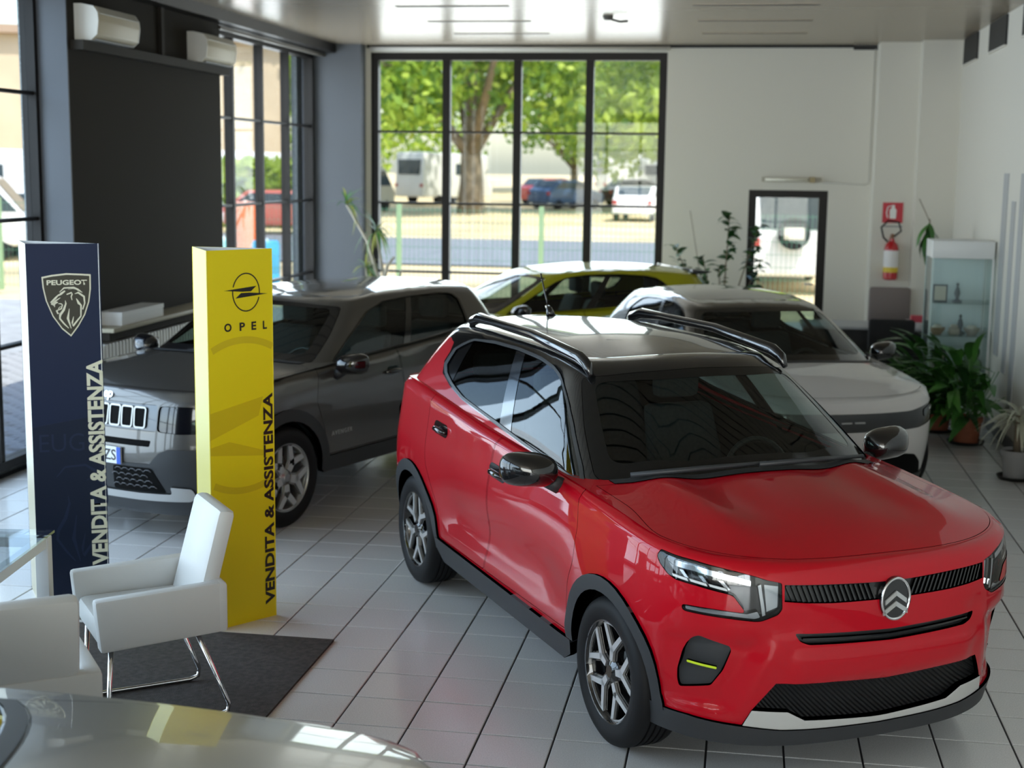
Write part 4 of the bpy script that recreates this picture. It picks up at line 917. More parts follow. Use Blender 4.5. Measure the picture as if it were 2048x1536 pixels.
    for k_, wd in ((.028, .050), (-.014, .056)):
        for sg in (-1, 1):
            MB().prism([(0, k_ + .005), (sg * wd, k_ - .030), (sg * wd, k_ - .050), (0, k_ - .015)], fx, .02, .028).obj('chevron', CHROME if sg > 0 else SATIN, em)
    # --- greenhouse
    dU = lambda A: np.interp(A, [-1.88, -1.84, -1.78, -1.6, -1.38, -1.17, -1.056, -1.005, -.93, -.875, -.86, -.845], [.60, .70, .765, .808, .82, .807, .782, .735, .61, .37, .2, .04])
    dL = lambda A: np.interp(A, [-1.89, -1.85, -1.77, -1.68, -1.42, -1.24, -.85], [.40, .30, .21, .15, .11, .07, .015])
    def win(a0, a1, n=18, ins=.0):
        A = np.linspace(a0, a1, n); return np.array([(a_, dL(a_)) for a_ in A] + [(a_, dU(a_)) for a_ in A[::-1]])
    dlo = rounded(win(-1.885, -.852, 30), .01, 2)
    ws = rounded([(-.775, .018), (-.4, .018), (0, .018), (.4, .018), (.775, .018), (.80, .4), (.80, .80), (.4, .825), (0, .83), (-.4, .825), (-.80, .80), (-.80, .4)], .06, 4)
    rwn = lambda c: rounded([(c + q, v) for q, v in ((-.75, .12), (.75, .12), (.72, .78), (-.72, .78))], .08, 4)
    rp = [(-2.08, .0), (-2.02, .22), (-1.97, .42), (-1.96, .60), (-2.02, .74), (-2.55, .74), (-2.6, 0.)]
    shell = np.array([(a_, 0) for a_ in np.linspace(-3, 3, 60)] + [(a_, 1) for a_ in np.linspace(3, -3, 60)])
    rw = [(-3, .12), (-2.35, .12), (-2.38, .70), (-3, .70)]
    rp = np.array([(-2.30, .004), (-1.6, .004), (-.98, .004), (-1.0, .012), (-1.24, .036), (-1.42, .075), (-1.68, .112), (-1.79, .172), (-1.885, .27), (-1.925, .42), (-1.93, .56), (-1.955, .68), (-2.02, .735), (-2.36, .735)])
    b.P('pillar_frame', shell, BLACK, dom='g', holes=[ws, dlo, b.flip(dlo), rp, b.flip(rp)], lip=.015, res=.06)
    b.both('rear_pillar', rp, REDP, dom='g', lip=.01, res=.06)
    b.P('rear_window', np.array(rw), DTINT, dom='g', off=.003, lip=0, res=.08); b.P('rear_window', b.flip(rw), DTINT, dom='g', off=.003, lip=0, res=.08)
    b.P('roof', b.g_xy(m.g1), mat('roof_black', (.012, .010, .009), .22, coat=1, coat_rough=.03), dom='r', lip=.0, res=.08)
    w = b.P('windshield', inset(ws, .004), TINT, dom='g', off=.0, lip=0, res=.08)
    b.P('windshield_border', inset(ws, .004), mat('frit', (.006, .006, .006), .1), dom='g', holes=[rounded([(-.69, .13), (.69, .13), (.715, .76), (-.715, .76)], .09, 5)], off=.0015, lip=0, res=.06, parent=w)
    for mm in (False, True):
        b.P('window_trim', np.array(inset(dlo, -.022)), mat('trim_grey', (.05, .052, .055), .3, .3), dom='g', holes=[inset(dlo, .004)], off=.006, lip=.012, res=.05, mirror=mm)
        b.P('side_window', win(-1.318, -.862), TINT, dom='g', off=-.004, lip=0, res=.06, mirror=mm)
        b.P('side_window', win(-1.79, -1.395), DTINT, dom='g', off=-.004, lip=0, res=.06, mirror=mm)
        b.P('door_pillar', win(-1.395, -1.318, 6), BLACK, dom='g', off=-.002, lip=.01, res=.05, mirror=mm)
        b.P('quarter_panel', win(-1.88, -1.79, 6), BLACK, dom='g', off=-.002, lip=.01, res=.05, mirror=mm)
        sg = 1 if mm else -1
        rl = MB(); ys = .535
        pts = [(x_, sg * ys * k_, float(m.zroof(x_, ys)) + h_) for x_, k_, h_ in ((.40, 1.02, -.02), (.36, 1.02, .022), (.28, 1.02, .038), (-.3, 1.02, .042), (-.9, 1.0, .045), (-1.12, .98, .05), (-1.24, .97, .03), (-1.30, .96, -.01))]
        rl.tube(pts, [.014, .026, .031, .026, .024, .032, .030, .014], 12).obj('roof_rail', BLACK, root, smooth=True)
    b.mirrors(.66, .985, 1.085, BLACK, size=(.17, .26, .16))
    ant = MB().tube([(-1.30, 0, 1.555), (-1.33, 0, 1.60), (-1.36, 0, 1.61)], [.03, .018, .012], 10); ant.tube([(-1.34, 0, 1.60), (-1.46, 0, 1.80)], .005, 8); ant.obj('antenna', BLACK, root, smooth=True)
    for sg, y0, y1 in ((-1, -.62, .02), (1, -.02, .62)):
        z = lambda X, Y: float(m.zh(X, Y)) + .028
        MB().tube([(cx(y0) + .05 - .03, y0, z(cx(y0) + .04, y0) + .0), (cx((y0 + y1) / 2) + .02, (y0 + y1) / 2, z(cx((y0 + y1) / 2), (y0 + y1) / 2) + .01), (cx(y1) + .015, y1, z(cx(y1), y1))], [.012, .013, .009], 8).obj('wiper', PLASTIC, root, smooth=True)
    b.interior(wheel_side=1); 
    spec = dict(key='red', R=.322, rim=.222, w=.205, n=5, back=BLACK, front=SILVER, dish=.018,
                plates=[sector(.04, .216, -.10, .10), sector(.10, .214, -.40, -.08, 6), sector(.10, .214, .08, .40, 6)][:1] , face=y_spoke_face(.222))
    spec['plates'] = [[(-.030, .04), (.030, .04), (.034, .10), (.108, .188), (.074, .207), (.0, .130), (-.074, .207), (-.108, .188), (-.034, .10)]]
    for x in (HX, -HX):
        for sg in (-1, 1): b.wheel(x, sg * .765, sg, spec, HZ, rz=.1 if x > 0 else .55)
    return root
build_red()
# ================================================================== the other cars on the floor
JEEP=dict(nose=2.10,xf=1.50,xr=-1.45,tail=-1.97,w=.885,nf=3.0,nr=3.2,
 nosez=[(.2,2.03),(.35,2.07),(.55,2.10),(.75,2.085),(.9,2.06),(.98,2.03),(1.02,2.0)],ztopf=.97,
 tailz=[(.2,-1.90),(.4,-1.96),(.7,-1.97),(1.0,-1.93),(1.2,-1.87)],ztopr=1.12,
 sec=[(.2,-.05),(.4,-.02),(.6,-.002),(.75,0),(.9,-.012),(1.1,-.04),(1.3,-.05)],
 taper=[(-2,.95),(-1.5,.985),(-1,1),(.9,1),(1.5,.985),(2.1,.965)],
 base=[(2.1,.93),(1.95,.965),(1.7,.995),(1.3,1.02),(.9,1.045),(.4,1.07),(-.4,1.11),(-1,1.15),(-1.5,1.18),(-2,1.16)],
 crown=[(2.1,.025),(1.8,.045),(1.3,.06),(.9,.06),(.3,.04),(-1.4,.0),(-2,.02)],
 curl=(.055,.06,.05,.06),
 g0=(1.0,.62,-1.42,-1.80,.80,2.6,2.6),g1=(.22,-.08,-1.42,-1.62,.52,2.6,3.),
 roof=[(.3,1.43),(.1,1.46),(-.4,1.49),(-1,1.485),(-1.7,1.44)],rcrown=.035)
CORSA=dict(nose=2.05,xf=1.42,xr=-1.45,tail=-2.0,w=.875,nf=2.5,nr=3.,
 nosez=[(.15,1.97),(.3,2.02),(.5,2.05),(.65,2.04),(.75,2.02),(.82,1.98)],ztopf=.79,
 tailz=[(.2,-1.92),(.4,-1.98),(.7,-2.0),(.95,-1.95),(1.1,-1.88)],ztopr=.98,
 sec=[(.15,-.07),(.3,-.04),(.5,-.01),(.65,0),(.78,-.006),(.9,-.02),(1.0,-.035),(1.3,-.05)],
 taper=[(-2,.95),(-1.5,.985),(-1,1),(.8,1),(1.4,.985),(2.06,.95)],
 base=[(2.05,.755),(1.92,.79),(1.7,.84),(1.4,.88),(1.0,.92),(.5,.955),(0,.975),(-.5,1.0),(-1,1.03),(-1.5,1.05),(-2,1.03)],
 crown=[(2.05,.03),(1.9,.045),(1.5,.065),(1.0,.065),(.4,.04),(-1.4,.0),(-2,.02)],
 curl=(.06,.065,.05,.06),
 g0=(1.08,.66,-1.35,-1.78,.78,2.6,2.6),g1=(.18,-.12,-1.2,-1.5,.48,2.6,3.),
 roof=[(.3,1.32),(.1,1.35),(-.4,1.385),(-.9,1.375),(-1.6,1.31)],rcrown=.035)
def place(me, name, parent, X, Y, Z, loc, m):
    o = addobj(name, me, parent, m); o.matrix_local = Matrix(((X[0], Y[0], Z[0], loc[0]), (X[1], Y[1], Z[1], loc[1]), (X[2], Y[2], Z[2], loc[2]), (0, 0, 0, 1))); return o
def dlo_curves(U, Lw):
    dU = lambda A: np.interp(A, [p[0] for p in U], [p[1] for p in U]); dL = lambda A: np.interp(A, [p[0] for p in Lw], [p[1] for p in Lw])
    return lambda a0, a1, n=16: np.array([(a, dL(a)) for a in np.linspace(a0, a1, n)] + [(a, dU(a)) for a in np.linspace(a1, a0, n)])
def hatch(root, shape, paint, roofm, c):
    b = CarBuilder(root, shape, .06); m = b.m; L = m.low; HX, HZ, R = c.get('hx', 1.28), c['hz'], c['R']
    b.chassis(HX, HZ, R, c['zf'], c['zs'], c['zr'], .86)
    bot = b.bottom(c['zf'], c['zs'], c['zr'], R, HX, HZ)
    zt = lambda x: float(m.ttop(np.array([b.sx(x)]))[0]) - .012
    z0 = c['zs'] + .03; fx = HX - R - .03; rx = -HX + R + .03
    dF = rounded(b.side([(fx, z0), (-.16, z0), (-.10, .8), (-.06, zt(-.06)), (.45, zt(.45)), (.90, zt(.9)), (.96, .82), (fx + .03, .6)]), .03, 3)
    dR = rounded(b.side([(-.17, z0), (rx, z0), (rx - .02, .55), (-1.0, .76), (-1.06, zt(-1.06)), (-.5, zt(-.5)), (-.07, zt(-.07)), (-.11, .8)]), .03, 3)
    fr = c['front'](b) if c.get('front') else []; holes = []
    for p in (dF, dR): holes += [p, b.flip(p)]
    for nm, poly, mt, off, both, cut in fr:
        if cut: holes += [poly, b.flip(poly)] if both else [poly]
    b.P('body', b.outline(bot), paint, holes=holes, lip=.02)
    for nm, poly, mt, off, both, cut in fr:
        for mm in ((False, True) if both else (False,)): b.P(nm, inset(poly, .002), mt, off=off, lip=.02 if off > 0 else 0, res=.05, mirror=mm)
    # hood
    SS = np.linspace(.0, L.qs, 400); qx, qy = m.ring(SS); ro = np.argsort(qx); wy = lambda X: float(np.interp(X, qx[ro], qy[ro]))
    S = np.linspace(-1.0, 1.0, 50); x, y = m.ring(S); f_ = np.stack([x - .006, y * .992], 1); xs = np.linspace(f_[0, 0] - .03, .95, 18)
    a = np.linspace(0, m.g0.qf, 60); gx, gy = m.g0.pts(a); gk = np.argsort(gy); cx = lambda Y: float(np.interp(abs(Y), gy[gk], gx[gk]))
    sideR = [(X, -(wy(X) - .006 - .024 * sstep(f_[0, 0] - .02, f_[0, 0] - .40, X))) for X in xs]; rear = [(cx(Y) + .055, Y) for Y in np.linspace(-.70, .70, 21)]
    hood = np.array([tuple(p) for p in f_[::-1]] + sideR + rear + [(X, -Y) for X, Y in sideR[::-1]]); hood = hood[::-1] if area2(hood) < 0 else hood
    b.P('hood', inset(hood, .003), paint, dom='h', res=.07); b.P('fender_top', b.ring_xy(200), paint, dom='h', holes=[hood, b.g_xy(m.g0, .02)], lip=0, res=.07)
    b.P('cowl', [(cx(Y) + .05, Y) for Y in np.linspace(-.69, .69, 21)] + [(cx(Y) - .01, Y) for Y in np.linspace(.69, -.69, 21)], PLASTIC, dom='h', off=.004, lip=.004, res=.08)
    hd = c.get('handle', BLACK)
    for mm in (False, True):
        sg = 1 if mm else -1
        for nm, p, hx, hz in (('front_door', dF, .03, c['hh']), ('rear_door', dR, -.82, c['hh'] + .05)):
            o = b.P(nm, inset(p, .0035), paint, lip=.02, mirror=mm)
            cup = rounded([(b.sx(hx + dx), hz + dz) for dx, dz in ((.07, -.03), (.07, .035), (-.07, .035), (-.07, -.03))], .04, 4)
            b.P('handle_recess', cup, BLACK, off=.002, lip=.003, res=.04, parent=o, mirror=mm); y0 = abs(float(m.body(np.array([b.sx(hx)]), np.array([hz]))[0, 1]))
            MB().tube([(hx - .11, sg * (y0 + .008), hz), (hx - .04, sg * (y0 + .034), hz + .004), (hx + .04, sg * (y0 + .034), hz + .004), (hx + .11, sg * (y0 + .01), hz)], [.011, .018, .018, .011], 10).obj('handle', hd, o, smooth=True)
        if c.get('clad'):
            for x in (HX, -HX): b.P('wheel_arch_trim', b.side(b.arc(x, HZ, R + .06, math.radians(182), math.radians(-2), 20) + b.arc(x, HZ, R - .02, math.radians(-2), math.radians(182), 20)), PLASTIC, off=.014, lip=.05, mirror=mm)
        b.P('sill_trim', b.side([(HX - R, c['zs'] + .02), (-HX + R, c['zs'] + .02), (-HX + R, c['zs'] - .09), (HX - R, c['zs'] - .09)]), PLASTIC, off=.012, lip=.05, mirror=mm)
    b.P('front_lip', band(sym([(-1.0, c['zf'] - .09), (0, c['zf'] - .10)]), sym([(-1.0, c['zf'] + .02), (0, c['zf'] + .01)])), PLASTIC, off=.008, lip=.05)
    # greenhouse
    win = dlo_curves(c['U'], c['L']); a0, a1 = c['dlo']; p0, p1 = c['pil']; dlo = rounded(win(a0, a1, 26), .012, 2)
    ws = rounded([(-.77, .018), (0, .018), (.77, .018), (.80, .4), (.80, .80), (.4, .825), (0, .83), (-.4, .825), (-.80, .80), (-.80, .4)], .06, 4)
    rw = np.array([(-3, .12), (-2.3, .12), (-2.34, .72), (-3, .72)]); shell = np.array([(q, 0) for q in np.linspace(-3, 3, 60)] + [(q, 1) for q in np.linspace(3, -3, 60)])
    b.P('pillar_frame', shell, c.get('pillar', paint), dom='g', holes=[ws, dlo, b.flip(dlo)], lip=.015, res=.07)
    b.P('roof', b.g_xy(m.g1), roofm, dom='r', lip=0, res=.1); w = b.P('windshield', inset(ws, .004), TINT, dom='g', lip=0, res=.1)
    b.P('windshield_border', inset(ws, .004), BLACK, dom='g', holes=[rounded([(-.69, .12), (.69, .12), (.72, .77), (-.72, .77)], .09, 5)], off=.0015, lip=0, res=.08, parent=w)
    for f in (rw, b.flip(rw)): b.P('rear_window', f, DTINT, dom='g', off=.003, lip=0, res=.1)
    for mm in (False, True):
        b.P('window_trim', inset(dlo, -.012), BLACK, dom='g', holes=[inset(dlo, .004)], off=.005, lip=.01, res=.06, mirror=mm)
        b.P('side_window', win(p0 + .004, a1), TINT, dom='g', off=-.004, lip=0, res=.08, mirror=mm); b.P('side_window', win(a0, p1 - .004), c.get('rglass', TINT), dom='g', off=-.004, lip=0, res=.08, mirror=mm)
        b.P('door_pillar', win(p1, p0, 5), BLACK, dom='g', off=-.002, lip=.01, res=.06, mirror=mm)
    b.mirrors(*c['mir'], c.get('mirm', BLACK)); b.interior(wheel_side=1, zf=c.get('izf', -.06))
    for x in (HX, -HX):
        for sg in (-1, 1): b.wheel(x, sg * .77, sg, c['wheel'], HZ, .2 + x * .3)
    return b
STDU = [(-1.86, .50), (-1.80, .70), (-1.70, .77), (-1.5, .80), (-1.2, .795), (-1.06, .76), (-1.0, .66), (-.95, .42), (-.90, .10)]
STDL = [(-1.86, .46), (-1.82, .20), (-1.75, .08), (-1.4, .05), (-.9, .03)]
WG = dict(key='grey', R=.345, rim=.235, w=.215, n=5, back=mat('rim_satin', (.42, .42, .42), .35, .9), front=SILVER, dish=.012, face=y_spoke_face(.235, .030, .12), plates=[[(-.034, .04), (.034, .04), (.042, .11), (.105, .20), (.075, .22), (.0, .15), (-.075, .22), (-.105, .20), (-.042, .11)]])
WS = dict(WG, key='std', R=.318, rim=.22, face=y_spoke_face(.22), plates=None)
GREYPNT = mat('grey_paint', (.115, .108, .10), .35, .6, coat=1, coat_rough=.015)
def jeep_front(b):
    out = []; P = lambda l: np.array(l, float)
    hl = rounded([(-1.02, .90), (-.47, .90), (-.46, .735), (-.62, .725), (-1.02, .74)], .03, 3)
    gp = rounded(band(sym([(-.46, .735), (0, .735)]), sym([(-.46, .905), (0, .905)])), .02, 2)
    out.append(('headlight', hl, BLACK, -.012, True, True)); out.append(('grille_panel', gp, mat('grille_grey', (.10, .11, .125), .3, .4, coat=.6), -.006, False, True))
    clad = P([(-1.10, .63), (-.52, .628), (-.47, .60), (-.42, .525), (0, .515), (0, .30), (-1.06, .30)])
    full = np.concatenate([P([(-1.10, .63), (-.55, .628), (-.48, .60), (-.41, .525), (0, .515), (.41, .525), (.48, .60), (.55, .628), (1.10, .63)]), P([(1.06, .28), (0, .27), (-1.06, .28)])])
    out.append(('bumper_cladding', full, PLASTIC, .004, False, False))
    out.append(('lower_grille', rounded([(-.43, .50), (-.10, .495), (-.08, .33), (-.53, .335)], .02, 2), DARK, .008, True, False))
    out.append(('skid_plate', rounded([(-.71, .375), (-.56, .385), (-.57, .335), (-.3, .328), (0, .326), (.3, .328), (.57, .335), (.56, .385), (.71, .375), (.74, .32), (.70, .285), (.3, .275), (0, .272), (-.3, .275), (-.70, .285), (-.74, .32)], .015, 2), SATIN, .016, False, False))
    out.append(('upper_slot', rounded(band(sym([(-.41, .635), (0, .633)]), sym([(-.42, .676), (0, .674)])), .01, 2), DARK, -.01, False, True))
    return out
def build_grey():
    root = thing('compact_suv', 'dark grey compact crossover car behind the yellow display column', 'car', (-3.355, 10.53, 0), math.radians(249.25), 'showroom cars')
    b = hatch(root, JEEP, GREYPNT, GREYPNT, dict(hz=.345, R=.405, zf=.28, zs=.40, zr=.42, clad=True, front=jeep_front, hh=.93, U=[(-1.86, .62), (-1.82, .74), (-1.7, .78), (-1.4, .785), (-1.2, .76), (-1.08, .65), (-1.03, .42), (-.97, .2), (-.93, .06)], L=[(-1.86, .10), (-1.8, .05), (-1.4, .02), (-.93, .02)],
        dlo=(-1.86, -.94), pil=(-1.405, -1.45), mir=(.66, .985, 1.06), wheel=WG, izf=.0, roofm=None))
    m = b.m
    for k in range(-3, 4):                                           # seven upright grille slots in bright frames
        c0 = k * .1085; o = rounded([(c0 - .045, .752), (c0 + .045, .752), (c0 + .05, .885), (c0 - .05, .885)], .02, 4)
        s_ = b.P('grille_slot', o, DARK, off=.004, lip=.01, res=.04); b.P('slot_frame', inset(o, -.003), SATIN, holes=[inset(o, .008)], off=.008, lip=.008, res=.04, parent=s_)
    hexm = mat('mesh_edge', (.10, .10, .11), .4)
    for sg in (-1, 1):
        hx = MB()
        for r in range(4):
            for q in range(6):
                s0 = sg * (.12 + q * .062 + (.031 if r % 2 else 0)); t0 = .365 + r * .036
                if abs(s0) > .40 + (.50 - t0) * .4: continue
                p, n_ = surf(m.body, np.array([(s0 - .03, t0), (s0 - .012, t0 + .012), (s0 + .012, t0 + .012), (s0 + .03, t0)])); p = p + n_ * .012; hx.tube([tuple(v) for v in p], .003, 5)
        hx.obj('grille_mesh', hexm, root)
    box('number_plate', (2.105, -.18, .505), (2.116, .18, .615), mat('plate_white', (.80, .82, .84), .4), root); pl = root.children[-1] if False else None
    plate = [o for o in root.children if o.name.startswith('number_plate')][0]
    for y0, y1 in ((-.18, -.145), (.145, .18)): box('plate_band', (2.1155, y0, .505), (2.1175, y1, .615), mat('plate_blue', (.02, .10, .55), .4), plate)
    place(text_mesh('ZS', .10, .001), 'plate_letters', plate, (0, 1, 0), (0, 0, 1), (1, 0, 0), (2.1165, .03, .527), mat('plate_ink', (.02, .02, .02), .5))
    place(text_mesh('Jeep', .085, .002, .003, 1.), 'hood_badge', root, (0, 1, 0), (-.35, 0, .937), (.937, 0, .35), (2.055, -.085, .925), CHROME)
    y0 = abs(float(m.body(np.array([b.sx(.62)]), np.array([.56]))[0, 1]))
    place(text_mesh('AVENGER', .045, .0, .002, 1.3), 'door_badge', root, (-1, 0, 0), (0, 0, 1), (0, 1, 0), (.80, y0 + .003, .56), SATIN)
build_grey()
WHITEPNT = mat('white_paint_car', (.64, .61, .59), .5, coat=1, coat_rough=.015, spec=.15)
def corsa_front(b):
    v = rounded([(-1.02, .775), (-.80, .757), (-.53, .725), (0, .722), (.53, .725), (.80, .757), (1.02, .775), (.99, .70), (.92, .63), (.62, .595), (0, .59), (-.62, .595), (-.92, .63), (-.99, .70)], .02, 3)
    low = rounded([(-.72, .33), (-.61, .40), (-.5, .415), (0, .42), (.5, .415), (.61, .40), (.72, .33), (.80, .215), (0, .20), (-.80, .215)], .02, 3)
    return [('visor', v, BLACK, -.004, False, True), ('lower_grille', low, DARK, .003, False, False), ('headlight', rounded([(-.97, .752), (-.80, .738), (-.70, .72), (-.70, .665), (-.90, .66), (-.95, .70)], .02, 3), mat('lamp_reflector2', (.25, .27, .29), .12, .9), .001, True, False)]
def build_white():
    root = thing('hatchback_car', 'white hatchback car with black roof behind the red car', 'car', (.022, 12.142, 0), math.radians(-67.29), 'showroom cars')
    b = hatch(root, CORSA, WHITEPNT, MATS['roof_black'], dict(hz=.318, R=.36, zf=.22, zs=.27, zr=.30, front=corsa_front, hh=.83, U=STDU, L=STDL, dlo=(-1.86, -.90), pil=(-1.37, -1.42), mir=(.62, .96, .985), wheel=WS, pillar=MATS['roof_black'], rglass=DTINT, izf=-.12))
    for sg in (-1, 1): b.P('running_light', b.flip(np.array([(-.955, .715), (-.945, .735), (-.80, .715), (-.80, .705)])) if sg > 0 else np.array([(-.955, .715), (-.945, .735), (-.80, .715), (-.80, .705)]), WHITEP, off=.004, lip=.004, res=.05)
    for sg in (-1, 1): MB().box((1.985, -.09 if sg < 0 else .012, .655), (2.045, -.012 if sg < 0 else .09, .665)).obj('visor_badge', SATIN, root)
build_white()
YELP = mat('yellow_green_paint', (.42, .40, .008), .5, coat=1, coat_rough=.015, spec=.15)
def gen_front(b):
    return [('grille', rounded([(-.50, .62), (.50, .62), (.42, .40), (-.42, .40)], .04, 3), mat('front_grille', (.012, .012, .013), .35), -.01, False, True), ('headlight', rounded([(-1.0, .745), (-.56, .69), (-.56, .61), (-.72, .60), (-.99, .67)], .02, 3), mat('lamp_reflector2', (.25, .27, .29), .12, .9), -.002, True, True)]
def build_yellow():
    root = thing('hatchback_car', 'lime yellow hatchback car in front of the big back window', 'car', (-2.05, 15.3, 0), math.radians(206), 'showroom cars')
    b = hatch(root, CORSA, YELP, YELP, dict(hz=.318, R=.36, zf=.22, zs=.27, zr=.30, front=gen_front, hh=.83, U=STDU, L=STDL, dlo=(-1.86, -.90), pil=(-1.37, -1.42), mir=(.62, .96, .985), wheel=WS, rglass=DTINT, izf=-.12))
    MB().prism([(-1.42, -.03), (-1.60, -.02), (-1.66, .0), (-1.42, .03)], lambda u, v, h: (u, h, 1.345 + v), -.5, .5).obj('spoiler', BLACK, root, bevel=.008)
build_yellow()
SILP = mat('silver_paint', (.50, .50, .48), .32, .75, coat=1, coat_rough=.02)
def build_silver():
    root = thing('hatchback_car', 'silver car at the bottom left of which only the bonnet and windscreen edge show', 'car', (-2.5, 2.72, 0), math.radians(7), 'showroom cars')
    hatch(root, dict(CORSA, g0=(.76, .34, -1.35, -1.78, .78, 2.6, 2.6), g1=(-.10, -.36, -1.2, -1.5, .48, 2.6, 3.)), SILP, SILP, dict(hz=.318, R=.36, zf=.22, zs=.27, zr=.30, front=gen_front, hh=.83, U=STDU, L=STDL, dlo=(-1.86, -.90), pil=(-1.37, -1.42), mir=(.05, .93, .98), wheel=WS, izf=-.12))
build_silver()
# ================================================================== displays, furniture, plants
def fit_text(txt, w, h, off=.0, space=1.):
    me = text_mesh(txt, 1., off, .0, space); v = np.array([p.co[:] for p in me.vertices]); lo, hi = v.min(0), v.max(0)
    me.transform(Matrix.Diagonal((w / (hi[0] - lo[0]), h / (hi[1] - lo[1]), 1, 1)) @ Matrix.Translation((-lo[0], -lo[1], 0))); return me
class Face:
    """a flat printed face: u along the bottom edge, z up"""
    def __init__(s, p, q, parent): s.p = Vector((*p, 0)); d = Vector((*q, 0)) - s.p; s.L = d.length; s.u = d.normalized(); s.n = s.u.cross(Vector((0, 0, 1))); s.par = parent
    def pt(s, u, z, h=0): return tuple(s.p + s.u * u + Vector((0, 0, z)) + s.n * h)
    def poly(s, name, pts, m, h=.0015): return MB().prism(pts, lambda u, v, k: s.pt(u, v, k), .0, h).obj(name, m, s.par)
    def strip(s, name, pts, w, m, h=.002):
        """polyline stroke with a width per point"""
        P = [np.array(p, float) for p in pts]; ws = w if isinstance(w, (list, tuple)) else [w] * len(P); A = []; B = []
        for i, p in enumerate(P):
            d = P[min(i + 1, len(P) - 1)] - P[max(i - 1, 0)]; d /= max(np.hypot(*d), 1e-9); n = np.array([-d[1], d[0]]); A.append(p + n * ws[i] / 2); B.append(p - n * ws[i] / 2)
        mb = MB(); n = len(P); v = [s.pt(*a, h) for a in A] + [s.pt(*b_, h) for b_ in B]; mb.add(v, [(i, i + 1, n + i + 1, n + i) for i in range(n - 1)]); return mb.obj(name, m, s.par)
    def text(s, name, me, u, z, m, up=False, h=.0022):
        U, Z = s.u, Vector((0, 0, 1)); X, Y = (Z, -U) if up else (U, Z); return place(me, name, s.par, X, Y, s.n, s.pt(u, z, h), m)
def totem(label, A, B, C, mf, ms):
    root = thing('display_column', label, 'display', (0, 0, 0), group='cardboard display columns'); H = 2.0; inner = mat('card_white', (.80, .80, .80), .7)
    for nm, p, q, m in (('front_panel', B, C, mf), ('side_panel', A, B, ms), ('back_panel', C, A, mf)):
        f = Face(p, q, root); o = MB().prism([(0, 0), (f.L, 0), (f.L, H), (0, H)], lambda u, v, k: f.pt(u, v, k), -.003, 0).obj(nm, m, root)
        MB().prism([(.004, .01), (f.L - .004, .01), (f.L - .004, H - .0005), (.004, H - .0005)], lambda u, v, k: f.pt(u, v, k), -.006, -.003).obj('inner_lining', inner, o)
    f = Face(B, C, root); f.par = [o for o in root.children if o.name.startswith('front_panel')][0]; return root, f
# --- yellow column
YEL = mat('print_yellow', (.86, .72, .010), .5, spec=.3); YEL_LIT = mat('print_yellow_lit', (.62, .55, .13), .42); INK = mat('print_black', (.012, .010, .010), .5); GHOST = mat('print_yellow_dark', (.70, .56, .008), .42)  # side panel: same yellow print, paled in its colour to stand for window light
root, f = totem('tall yellow three-sided display column with black lettering', (-2.90, 7.20), (-2.69, 6.86), (-2.455, 7.19), YEL, YEL_LIT); L = f.L
cx, cz, ra, rb = L * .585, 1.778, .083, .098
for a0, a1 in ((math.radians(-7), math.radians(163)), (math.radians(173), math.radians(343))):
    f.strip('emblem_ring', [(cx + ra * math.cos(a), cz + rb * math.sin(a)) for a in np.linspace(a0, a1, 40)], .0065, INK)
f.poly('emblem_bolt', [(cx - .135, cz + .013), (cx + .065, cz + .030), (cx + .030, cz + .003), (cx - .02, cz + .003)], INK); f.poly('emblem_bolt', [(cx + .135, cz - .013), (cx - .065, cz - .030), (cx - .030, cz - .003), (cx + .02, cz - .003)], INK)
for k, ch in enumerate('OPEL'):
    w_ = (.045, .034, .030, .026)[k]; f.text('letter', fit_text(ch, w_, .044, .03), cx - .138 + (.0, .094, .168, .240)[k], 1.578, INK)
f.text('slogan', fit_text('VENDITA & ASSISTENZA', 1.16, .062, .035), L - .010, .075, INK, up=True)
gc, gr = (L * .52, 1.13), .40
for sg in (-1, 1): f.strip('ghost_ring', [(gc[0] + gr * math.cos(a), gc[1] + sg * gr * math.sin(a)) for a in np.linspace(math.radians(62), math.radians(118), 24) if 0 < gc[0] + gr * math.cos(a) < L], .036, GHOST, .0008)
f.poly('ghost_bolt', [(.004, 1.16), (L - .07, 1.22), (L - .10, 1.12), (.004, 1.02)], GHOST, .0006); f.poly('ghost_bolt', [(.004, .98), (.12, 1.0), (L - .07, .93), (L - .07, .90), (.004, .94)], GHOST, .0006)
f.strip('ghost_letter', [(.0, .53), (.03, .535), (.055, .51), (.055, .46), (.03, .43), (.0, .435)], .022, GHOST, .0008)
fs = Face((-2.90, 7.20), (-2.69, 6.86), [o for o in root.children if o.name.startswith('side_panel')][0])
# --- blue column
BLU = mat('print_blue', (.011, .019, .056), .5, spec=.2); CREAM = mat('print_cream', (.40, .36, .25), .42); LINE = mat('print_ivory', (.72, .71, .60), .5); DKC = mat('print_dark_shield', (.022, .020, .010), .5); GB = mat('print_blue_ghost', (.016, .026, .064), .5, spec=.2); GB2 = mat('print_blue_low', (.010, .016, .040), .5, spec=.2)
root, f = totem('tall dark blue three-sided display column with a lion shield', (-4.00, 7.40), (-3.80, 7.10), (-3.46, 7.275), BLU, CREAM); L = f.L
w, h = .255, .345; ox, oz = L * .535, 1.668
SP = lambda x, y: (ox + (x - .5) * w, oz + (.5 - y) * h)                 # shield space, 0..1, y down
sh = [(.0, .055), (.2, .025), (.5, .0), (.8, .01), (1., .02), (.995, .25), (.955, .45), (.86, .66), (.72, .84), (.56, 1.0), (.38, .88), (.20, .68), (.07, .43), (.015, .22)]
f.poly('shield_rim', [SP(*p) for p in sh[::-1]], LINE, .001); f.poly('shield', [SP(.5 + (x - .5) * .94, .48 + (y - .48) * .945) for x, y in sh[::-1]], DKC, .0018)
